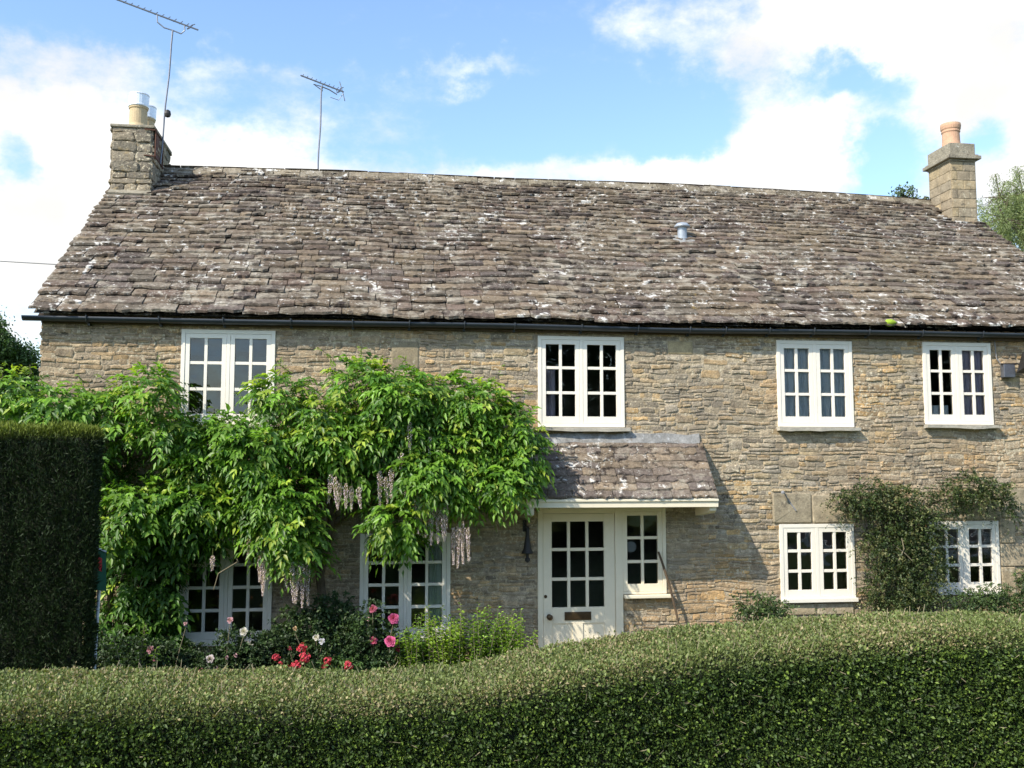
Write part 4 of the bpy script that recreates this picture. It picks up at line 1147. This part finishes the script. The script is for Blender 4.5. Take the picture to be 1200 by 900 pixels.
    P, D, N, Ln, TT = pinnate(np.array(cs), np.array(ds), np.array(sz), 4, np.array(ts), rng)
    leaves('young_shoots', P, D, N, Ln, Ln*.34, TT, M['leaf'], t, .18, .2)
    for pts, r in (([(-.6, 11.75, GZ), (-.55, 11.80, -1.9), (-.64, 11.84, -1.2), (-.5, 11.8, -.5), (-.7, 11.8, .1), (-.4, 11.78, .7)], [.07, .055, .05, .045, .04, .02]),
                   ([(-.5, 11.84, -.6), (.2, 11.78, -.1), (.9, 11.74, .1), (1.5, 11.7, .05)], [.035, .03, .025, .012]),
                   ([(-.6, 11.8, .0), (-1.6, 11.78, .1), (-2.6, 11.75, .2), (-3.6, 11.72, .3)], [.04, .035, .03, .012]),
                   ([(-2.55, 11.5, .12), (-2.42, 11.42, .22), (-2.2, 11.40, .30), (-1.95, 11.45, .32)], [.008, .010, .009, .006]),
                   ([(-2.65, 11.5, .52), (-2.45, 11.43, .42), (-2.32, 11.42, .36)], [.007, .009, .006]),
                   ([(-2.15, 11.45, .62), (-2.2, 11.40, .5), (-2.1, 11.42, .38)], [.006, .008, .006]),
                   ([(-.55, 11.78, .3), (-.45, 11.40, .35), (-.38, 11.30, .15), (-.42, 11.36, -.15)], [.012, .012, .010, .005]),
                   ([(-.1, 11.6, .2), (.05, 11.34, .28), (.1, 11.30, .05), (.0, 11.36, -.2)], [.011, .011, .009, .005]),
                   ([(-3.2, 11.6, .55), (-3.0, 11.34, .62), (-2.7, 11.30, .5), (-2.5, 11.4, .3)], [.012, .012, .009, .005]),
                   ([(-1.6, 11.5, -.9), (-1.5, 11.3, -.98), (-1.7, 11.22, -1.1), (-1.75, 11.25, -1.28)], [.006, .007, .006, .004]),
                   ([(-3.0, 11.8, GZ), (-2.95, 11.75, -1.2), (-3.1, 11.78, -.3), (-2.9, 11.75, .5)], [.04, .035, .03, .02])):
        m = MB(); m.tube(pts, r, 8); m.build('branch' if r[0] < .06 else 'trunk', M['bark' if r[0] > .012 else 'twig'], t)
    stems.build('stems', M['twig'], t)['kind'] = 'stuff'
    # flower strings
    RAC = [(.50, -.25, .44), (.60, -.32, .48), (-.45, -.05, .34), (-.33, -.12, .28), (.93, -.58, .50), (-.86, -1.02, .42), (-1.23, -.86, .46), (.74, -.35, .42), (.37, .56, .34), (.60, .40, .24), (-.50, -.02, .32), (-.40, -.12, .30), (-.27, -.15, .26), (-.19, -.16, .24), (.04, .02, .42), (.11, -.05, .30), (.34, -.15, .44), (.45, -.18, .40),
           (.55, -.18, .55), (.63, -.22, .60), (.69, -.30, .50), (.78, -.28, .45), (.87, -.62, .42), (.97, -.55, .48), (1.03, -.62, .38), (1.16, -.15, .26), (-1.26, -.78, .42), (-1.20, -.80, .55), (-1.01, -.85, .28),
           (-.90, -.98, .44), (-.83, -1.02, .32), (-.79, -1.0, .48), (-.74, -1.02, .44), (-1.38, -.68, .26), (.28, .22, .22), (-1.75, -.90, .16), (.17, .05, .34), (-.98, -.92, .36)]
    for k, (x, z, L) in enumerate(RAC):
        y = 11.13+random.uniform(-.03, .06)
        V, F, T = [], [], []
        nf = int(L*330); bend = random.uniform(-.03, .03)
        for j in range(nf):
            u = j/nf; th = j*2.4; rad = .033*(1-u*.70)*(.35+.65*min(1, u*6))*random.uniform(.5, 1.15)
            c = Vector((x+bend*u*u+rad*math.cos(th), y+rad*math.sin(th), z-L*u)); s = random.uniform(.006, .0115)*(1-.3*u)
            n0 = len(V); ax = Vector((math.cos(th), math.sin(th), random.uniform(-.6, .3))).normalized(); b = ax.orthogonal().normalized(); d_ = ax.cross(b)
            V += [c+b*s, c+d_*s*.7-ax*s*.4, c-b*s, c-d_*s*.7-ax*s*.4, c+ax*s*.9]
            F += [(n0, n0+1, n0+4), (n0+1, n0+2, n0+4), (n0+2, n0+3, n0+4), (n0+3, n0, n0+4)]
            brown = random.random() < .15+.25*(1-u)
            col = Vector((.52, .42, .30)) if brown else Vector((.80, .62, .80)).lerp(Vector((.92, .80, .80)), random.random()**.7)
            T += [tuple(col*random.uniform(.7, 1.1))]*5
        n0 = len(V); w = .002
        V += [(x-w, y, z+.08), (x+w, y, z+.08), (x+bend+w, y, z-L), (x+bend-w, y, z-L)]; F += [(n0, n0+1, n0+2, n0+3)]; T += [(.2, .22, .08)]*4
        mesh_np('flower_string', V, F, M['petal'], t, T)
wisteria()

# ---- dark climber on the right
SLB = [(5.88,11.8,-0.39,0.25,0.15),(6.11,11.8,-0.34,0.23,0.19),(6.45,11.8,-0.4,0.3,0.24),(6.49,11.75,-0.94,0.51,0.33),(6.47,11.75,-1.47,0.49,0.3),(6.85,11.75,-0.72,0.42,0.3),(6.89,11.72,-1.21,0.3,0.28),(6.81,11.72,-1.58,0.3,0.19),(6.69,11.8,-0.34,0.25,0.15),(7.27,11.8,-0.35,0.36,0.2),(7.58,11.8,-0.18,0.33,0.19),(7.93,11.8,-0.26,0.25,0.17),(8.08,11.8,-0.42,0.12,0.18),(7.74,11.8,-0.36,0.2,0.09),(6.32,11.8,-0.24,0.14,0.16)]
def small_leaf_mass(parent, lobes, dens, cols, ln, m_, ry=.16, name='foliage', lmax=.16, ymax=11.94):
    Ps, Ds, Ts = [], [], []
    for i, (cx, cy, cz, rx, rz) in enumerate(lobes):
        n = int(rx*rz*dens/12)
        a = nrm(rng.normal(size=(n, 3))); a[:, 1] = -np.abs(a[:, 1])+rng.uniform(0, .5, n)
        rr = rng.uniform(.25, 1.08, n)**.6
        p = np.array([cx, cy, cz])+a*rr[:, None]*np.array([rx, ry, rz])
        d = nrm(a+rng.normal(size=(n, 3))*.6+np.array([0, -.1, .2]))
        L = rng.uniform(.05, lmax, n)
        col = np.array(cols)[rng.integers(len(cols), size=n)]*rng.uniform(.7, 1.3, n)[:, None]
        for k in range(12):     # leaves along each spray
            u = (k+.5)/12; q = p+d*(L*u)[:, None]; q[:, 2] -= L*u*u*.5
            Ps.append(q); Ds.append(nrm(d*.5+rng.normal(size=(n, 3))*.7)); Ts.append(col*rng.uniform(.75, 1.25, n)[:, None])
    P, D, T = map(np.concatenate, (Ps, Ds, Ts)); P[:, 1] = np.minimum(P[:, 1], ymax)
    n = len(P); l = rng.uniform(ln*.7, ln*1.3, n)
    return leaves(name, P, D, nrm(rng.normal(size=(n, 3))*.6+np.array([0, -.4, .8])), l, l*.5, T, m_, parent, .2, .1)

def climber():
    t = empty('climbing_shrub', (6.6, 11.8, GZ)); tag(t, 'dense dark small-leaved climber growing between the two lower right windows', 'climber')
    SLC = [(a, b, c, d*.86, e*.84) for a, b, c, d, e in SLB]
    small_leaf_mass(t, SLC, 42000, [(.040, .068, .018), (.060, .090, .024), (.090, .12, .034), (.032, .052, .016), (.15, .155, .06)], .032, M['shrub'], .20, lmax=.26)
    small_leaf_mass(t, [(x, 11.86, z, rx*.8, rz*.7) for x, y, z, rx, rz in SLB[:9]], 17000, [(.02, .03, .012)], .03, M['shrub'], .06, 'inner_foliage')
    for pts, r in (([(6.6, 11.85, GZ), (6.55, 11.82, -1.6), (6.7, 11.84, -.9), (6.5, 11.84, -.4)], [.04, .035, .03, .012]),
                   ([(6.7, 11.84, -.8), (7.1, 11.86, -.4), (7.6, 11.86, -.3), (8.1, 11.86, -.35)], [.02, .018, .014, .008]),
                   ([(6.4, 11.60, -.9), (6.55, 11.57, -1.02), (6.65, 11.58, -1.12)], [.006, .008, .006]), ([(6.5, 11.57, -.82), (6.52, 11.56, -.95), (6.45, 11.57, -1.1)], [.006, .008, .006])):
        m = MB(); m.tube(pts, r, 7); m.build('branch', M['bark' if r[0] > .01 else 'twig'], t)
climber()

def low_shrub(lobes, label, cols, ln, group=None, m_='shrub', ymax=11.94, cat='shrub', dens=40000):
    x = sum(l[0] for l in lobes)/len(lobes); t = empty('shrub', (x, 11.6, GZ)); tag(t, label, cat, group)
    small_leaf_mass(t, lobes, dens, cols, ln, M[m_], .18, ymax=ymax)
    m = MB()
    for l in lobes:
        for k in range(3): m.tube([(x+random.uniform(-.05, .05), 11.6, GZ), (l[0]+random.uniform(-1, 1)*l[3]*.4, l[1]-.02, l[2])], [.012, .004], 5, False)
    m.build('stems', M['bark'], t); return t
GCOL = [(.06, .105, .03), (.09, .14, .035), (.05, .085, .03)]
low_shrub([(4.55, 11.6, -1.62, .22, .14), (4.80, 11.6, -1.66, .22, .15), (4.68, 11.62, -1.9, .35, .3)], 'low dark green shrub at the wall between the porch and the lower right window', GCOL, .03)
low_shrub([(5.42, 11.75, -1.78, .12, .10), (5.8, 11.75, -1.80, .16, .07), (5.6, 11.72, -2.0, .3, .2)], 'small thin shrub under the sill of the lower window left of the dark climber', [(.10, .13, .04), (.07, .10, .03)], .022, dens=22000)
low_shrub([(7.35, 11.6, -1.58, .30, .10), (7.72, 11.6, -1.53, .24, .13), (7.6, 11.6, -1.85, .5, .3)], 'green shrub below the lower window right of the dark climber', GCOL+[(.10, .15, .06)], .03)
low_shrub([(8.25, 11.55, -1.42, .25, .22), (8.5, 11.5, -1.25, .25, .25), (8.2, 11.5, -1.75, .4, .35)], 'bushy green shrub at the right edge against the dressed stone', GCOL+[(.11, .14, .05)], .032)
low_shrub([(-2.2, 11.3, -2.05, .4, .2), (-1.7, 11.2, -2.1, .4, .18), (-1.2, 11.25, -1.98, .4, .22), (-2.6, 11.0, -2.0, .4, .28)], 'low dark foliage under the lower left window', [(.03, .055, .02), (.045, .08, .025)], .04, ymax=11.8)
low_shrub([(-.75, 11.5, -1.72, .34, .22), (-.45, 11.55, -1.62, .26, .22), (-.30, 11.45, -1.9, .4, .22), (-.95, 11.4, -1.95, .4, .2)], 'dark green bush in front of the wall between the two lower left windows', [(.03, .06, .02), (.045, .085, .025), (.06, .10, .03)], .045, ymax=11.9)

# ---- upright leafy perennials right of the lower window
def perennial(x, y, ztop, n, label, col, group, n2=1):
    t = empty('leafy_plant', (x, y, GZ)); tag(t, label, 'plant', group)
    st = MB(); P, D, T, Ln = [], [], [], []
    for i in range(n):
        bx, by = x+random.gauss(0, .10), y+random.gauss(0, .08); zt = ztop-random.uniform(-.04, .34); lx, ly = random.gauss(0, .12), random.gauss(-.02, .05)
        b, e = Vector((bx, by, GZ)), Vector((bx+lx, by+ly, zt)); st.tube([b, b.lerp(e, .5)+Vector((random.uniform(-.02, .02), 0, 0)), e], [.005, .004, .002], 4, False)
        k = 34
        for j in range(k):
            u = .32+.68*(j/k); p = b.lerp(e, u); a = j*2.4+i; P.append(p); D.append((math.cos(a), math.sin(a), .35+.5*(u > .95))); Ln.append(random.uniform(.06, .10)*(1.15-.55*u)); T.append(Vector(col)*random.uniform(.6, 1.3)*(.8+.5*(u > .85)))
    st.build('stems', M['twig'], t)['kind'] = 'stuff'
    P, D, T, Ln = map(np.array, (P, D, T, Ln))
    leaves('foliage', P, D, np.tile([0, 0, 1.], (len(P), 1))+rng.normal(size=(len(P), 3))*.3, Ln, Ln*.40, T, M['leaf'], t, .2, .3)
pl = [(.42, -1.70, 'leftmost clump of bright leafy stems, in front of the lower window behind the roses'), (.62, -1.62, 'leafy clump below the right casement of the window behind the roses'), (.84, -1.52, 'tall leafy stems against the right edge of the window behind the roses'),
      (1.02, -1.70, 'short yellow-green leafy clump just right of the window behind the roses'), (1.18, -1.56, 'bright yellow-green leafy clump against bare wall, middle of the row'), (1.36, -1.66, 'leafy clump second from the door'), (1.55, -1.60, 'leafy clump nearest to the front door')]
for i, (x, z, lab) in enumerate(pl):
    perennial(x, 11.25+.1*(i % 2), z+.03, 30, lab, [(.24, .38, .06), (.18, .32, .05), (.30, .44, .07)][i % 3], 'leafy perennials between window and door')

# ---- roses and other flowers
def flower_geo(c, r, col, petals, rg=random, shape='rose'):
    V, F, T = [], [], []
    c = Vector(c); axis = Vector((rg.uniform(-.3, .3), -1, rg.uniform(.1, .6))).normalized(); a = axis.orthogonal().normalized(); b = axis.cross(a)
    for j in range(petals):
        if shape == 'rose':
            k = j/petals; th = j*2.4; rr = r*(.12+.88*k); tilt = .95-.85*k
            rad = a*math.cos(th)+b*math.sin(th); tan = -a*math.sin(th)+b*math.cos(th)
            d = (rad*(1-tilt*.75)+axis*tilt).normalized(); base = c+rad*rr*.35
            L, w = r*(.5+.35*k), r*(.55+.25*k)
            tip = base+d*L*.9+rad*L*.15*k
            n0 = len(V); V += [base-tan*w*.3, base+tan*w*.3, tip+tan*w*.5-d*L*.2, tip+axis*r*.03, tip-tan*w*.5-d*L*.2]; F += [(n0, n0+1, n0+2), (n0, n0+2, n0+3), (n0, n0+3, n0+4)]
            cc = Vector(col)*rg.uniform(.8, 1.15)*(.75+.3*k); T += [tuple(cc)]*5
        else:
            dirn = Vector((rg.gauss(0, 1), rg.gauss(0, 1)-.4, rg.gauss(0, 1)+.2)).normalized(); p = c+dirn*r*rg.uniform(.5, .95); s = r*rg.uniform(.25, .4)
            u = dirn.orthogonal().normalized(); v = dirn.cross(u); n0 = len(V)
            V += [p-u*s, p+v*s*.7+dirn*s*.3, p+u*s, p-v*s*.7+dirn*s*.3]; F += [(n0, n0+1, n0+2), (n0, n0+2, n0+3)]; T += [tuple(Vector(col)*rg.uniform(.7, 1.2))]*4
    return V, F, T
def flower_bush(label, x, y, lobes, flowers, cat='rose bush', leafcol=((.04, .075, .025), (.06, .11, .03), (.03, .06, .02)), ln=.04, dens=26000):
    t = empty('rose_bush' if 'rose' in cat else 'flowering_plant', (x, y, GZ)); tag(t, label, cat)
    small_leaf_mass(t, lobes, dens, leafcol, ln, M['shrub'], .16, ymax=11.9)
    st = MB()
    for fx, fz, r, col, n, shape in flowers:
        fy = y-.16+random.uniform(-.03, .03); V, F, T = flower_geo((fx, fy, fz), r*.86, col, int(n*1.3), shape=shape)
        V = [v+Vector((0, 0, .03)) for v in V]; mesh_np('flower', V, F, M['petal'], t, T)
        bx = x+random.uniform(-.1, .1); st.tube([(bx, y, GZ), ((bx+fx)/2+random.uniform(-.03, .03), y-.06, (GZ+fz)/2), (fx, fy+.02, fz-.02)], [.007, .005, .004], 5, False)
    st.build('stems', M['twig'], t)['kind'] = 'stuff'
PK, RD, WH, BL = (.74, .16, .36), (.68, .09, .13), (.76, .72, .68), (.70, .42, .46)
flower_bush('pink rose bush with two large open roses in front of the lower window', .05, 11.3, [(.0, 11.3, -1.68, .20, .22), (.12, 11.3, -1.95, .22, .2), (-.12, 11.3, -2.0, .25, .25), (.1, 11.35, -2.2, .30, .25), (-.15, 11.3, -1.72, .12, .1)],
            [(.21, -1.645, .065, PK, 26, 'rose'), (.175, -1.885, .068, PK, 26, 'rose'), (-.02, -1.53, .050, (.72, .20, .30), 18, 'rose'), (-.01, -1.885, .050, (.75, .16, .26), 18, 'rose'), (-.07, -1.65, .028, BL, 10, 'rose'), (.26, -1.98, .035, (.3, .03, .05), 10, 'rose')])
flower_bush('low plant with clusters of coral red flowers just behind the hedge', -.75, 11.2, [(-.8, 11.25, -2.15, .3, .16), (-.45, 11.2, -2.17, .25, .14), (-.25, 11.2, -2.15, .25, .14)],
            [(-.78, -1.93, .070, RD, 34, 'ball'), (-.74, -2.02, .075, RD, 34, 'ball'), (-.84, -2.11, .075, RD, 34, 'ball'), (-.93, -2.13, .05, RD, 22, 'ball'), (-1.05, -2.02, .055, RD, 26, 'ball'), (-.99, -2.07, .04, RD, 16, 'ball'), (-.50, -2.07, .06, RD, 28, 'ball'), (-.53, -2.13, .045, RD, 22, 'ball'), (-.28, -2.12, .068, RD, 30, 'ball'), (-.90, -1.92, .03, (.45, .06, .10), 12, 'ball')],
            'flowering plant', ((.06, .12, .03), (.09, .16, .04)), .045)
flower_bush('rose bush with pale pink and white blooms in front of the lower left window', -1.5, 11.2, [(-1.5, 11.2, -1.9, .2, .2), (-1.3, 11.2, -1.95, .25, .2), (-1.75, 11.2, -2.1, .25, .15), (-1.45, 11.2, -2.2, .4, .2)],
            [(-1.39, -1.73, .048, WH, 20, 'rose'), (-1.54, -1.61, .040, BL, 14, 'rose'), (-1.74, -2.02, .050, (.75, .66, .70), 20, 'rose'), (-1.63, -2.12, .055, (.78, .55, .62), 22, 'rose'), (-1.82, -2.13, .035, PK, 12, 'rose'), (-1.47, -1.98, .026, BL, 10, 'rose'), (-1.56, -2.0, .024, BL, 10, 'rose'), (-1.72, -2.08, .022, WH, 10, 'rose')])
flower_bush('rose with two white blooms between the two lower left windows', -.6, 11.3, [(-.62, 11.3, -1.92, .15, .12), (-.5, 11.3, -2.0, .2, .14)],
            [(-.63, -1.83, .042, WH, 16, 'rose'), (-.57, -1.87, .038, (.72, .70, .80), 14, 'rose'), (-.86, -1.73, .030, (.5, .35, .2), 10, 'rose')])
flower_bush('rose bush with dim pink blooms in the shade left of the lower left window', -2.3, 11.1, [(-2.3, 11.1, -2.0, .3, .22)],
            [(-2.33, -1.88, .045, (.55, .28, .34), 14, 'rose'), (-2.4, -1.93, .03, (.5, .25, .3), 12, 'rose'), (-2.27, -1.98, .032, (.5, .15, .25), 12, 'rose'), (-1.98, -1.62, .025, BL, 9, 'rose')])
# wild sprig in the left corner by the yew
perennial(-2.30, 10.2, -1.42, 5, 'single bright green shoot rising beside the dark yew hedge', (.16, .26, .04), None)

# ---- trees beyond the house
def tree(name, label, base, h, crown, n, col, ln, seed, hang=0.0, trunk_r=.2):
    rg = np.random.default_rng(seed); t = empty(name, base); tag(t, label, 'tree')
    b = Vector(base); m = MB(); top = b+Vector((0, 0, h)); m.tube([b, b+Vector((.15, 0, h*.4)), b+Vector((-.05, 0, h*.75)), top], [trunk_r, trunk_r*.75, trunk_r*.4, .03], 9); m.build('trunk', M['bark'], t)
    lm = MB(); P, D, T = [], [], []
    for cx, cz, rx, rz in crown:
        c = b+Vector((cx, rg.uniform(-.5, .5)*rx, cz)); s = b+Vector((0, 0, max(h*.25, cz-rz*1.2))); lm.tube([s, s.lerp(c, .5)+Vector((0, 0, .15)), c], [trunk_r*.28, trunk_r*.16, .012], 6, False)
        k = int(n*rx*rz); clumps = 16
        cc = nrm(rg.normal(size=(clumps, 3)))*rg.uniform(.35, 1, clumps)[:, None]*np.array([rx, rx*.8, rz])+np.array(c)
        for q in cc:
            lm.tube([c, Vector(q)], [.02, .006], 4, False)
            kk = k//clumps; p = q+rg.normal(size=(kk, 3))*np.array([rx, rx, rz])*.17
            if hang:
                p = q+rg.normal(size=(kk, 3))*np.array([rx, rx, 0])*.11; p[:, 2] -= rg.uniform(0, hang, kk)
            P.append(p); D.append(rg.normal(size=(kk, 3))+np.array([0, 0, -.8 if hang else .2])); T.append(np.array(col)*rg.uniform(.55, 1.0)*rg.uniform(.7, 1.35, kk)[:, None])
    lm.build('limbs', M['bark'], t)
    P, D, T = map(np.concatenate, (P, D, T)); l = rg.uniform(ln*.7, ln*1.3, len(P))
    leaves('crown', P, D, rg.normal(size=(len(P), 3)), l, l*(.3 if hang else .55), T, M['shrub'], t, .15, .1)
tree('broadleaf_tree', 'dark green broadleaf tree standing left behind the cottage wall', (-9.6, 26, GZ), 5.6, [(0.1, 5.7, .9, .9), (0, 5.3, 1.0, 1.0), (-1.2, 4.6, 1.2, 1.1), (.3, 4.1, 1.0, 1.0), (-.3, 3.2, 1.3, 1.1), (-2.4, 4.2, 1.2, 1.2), (.1, 5.9, .5, .5)], 16000, (.06, .115, .028), .085, 5)
tree('weeping_birch', 'pale green tree with hanging branches behind the right chimney', (17.7, 24, GZ), 11.2, [(-1.0, 10.0, .7, .9), (-.2, 10.2, .9, 1.0), (-1.2, 9.3, .8, .9), (.5, 9.2, 1.3, 1.2), (-1.6, 8.1, .7, .8), (-.7, 7.7, 1.1, 1.0), (1.2, 7.8, 1.4, 1.2), (-.9, 6.6, 1.2, 1.0), (.6, 6.2, 1.3, 1.2), (-1.2, 5.0, 1.2, 1.0)], 15000, (.26, .32, .12), .060, 6, 1.1)
tree('young_tree', 'thin tree top showing just over the roof ridge left of the right chimney', (13.3, 22, GZ), 9.3, [(-.2, 9.1, .5, .35), (.1, 8.7, .5, .4), (-.5, 9.3, .3, .3)], 4200, (.12, .17, .08), .08, 7, 0, .12)
def lane_wood():
    P, D, T = [], [], []
    for cx, cy, cz, rx, rz in [(2, -13, 1.5, 3, 3.2), (7, -14, 2.5, 4, 4.4), (13, -13, 3, 4, 5), (19, -14, 2.5, 4, 4.6), (26, -14, 3, 5, 5.2), (33, -14, 3, 5, 5), (-3, -13, -.6, 3, 1.4), (-9, -14, -.5, 4, 1.5), (-16, -14, .5, 4, 2.6)]:
        k = int(420*rx*rz); a = nrm(rng.normal(size=(k, 3))); p = np.array([cx, cy, cz])+a*(rng.uniform(.3, 1, k)**.4)[:, None]*np.array([rx, 2.0, rz]); P.append(p); D.append(a+rng.normal(size=(k, 3))*.7); T.append(np.array([.04, .075, .022])*rng.uniform(.6, 1.3, k)[:, None])
    P, D, T = map(np.concatenate, (P, D, T)); P[:, 2] = np.maximum(P[:, 2], SZ)
    o = leaves('roadside_wood', P, D, rng.normal(size=(len(P), 3)), .45, .3, T, M['shrub'], None)
    o['label'] = 'belt of dark trees across the lane, mirrored in the window panes'; o['category'] = 'trees'
lane_wood()
print('objects', len(bpy.data.objects), 'tris', sum(sum(len(p.vertices)-2 for p in o.data.polygons) for o in bpy.data.objects if o.type == 'MESH' and len(o.data.polygons) < 2000) + sum(len(o.data.polygons) for o in bpy.data.objects if o.type == 'MESH' and len(o.data.polygons) >= 2000))
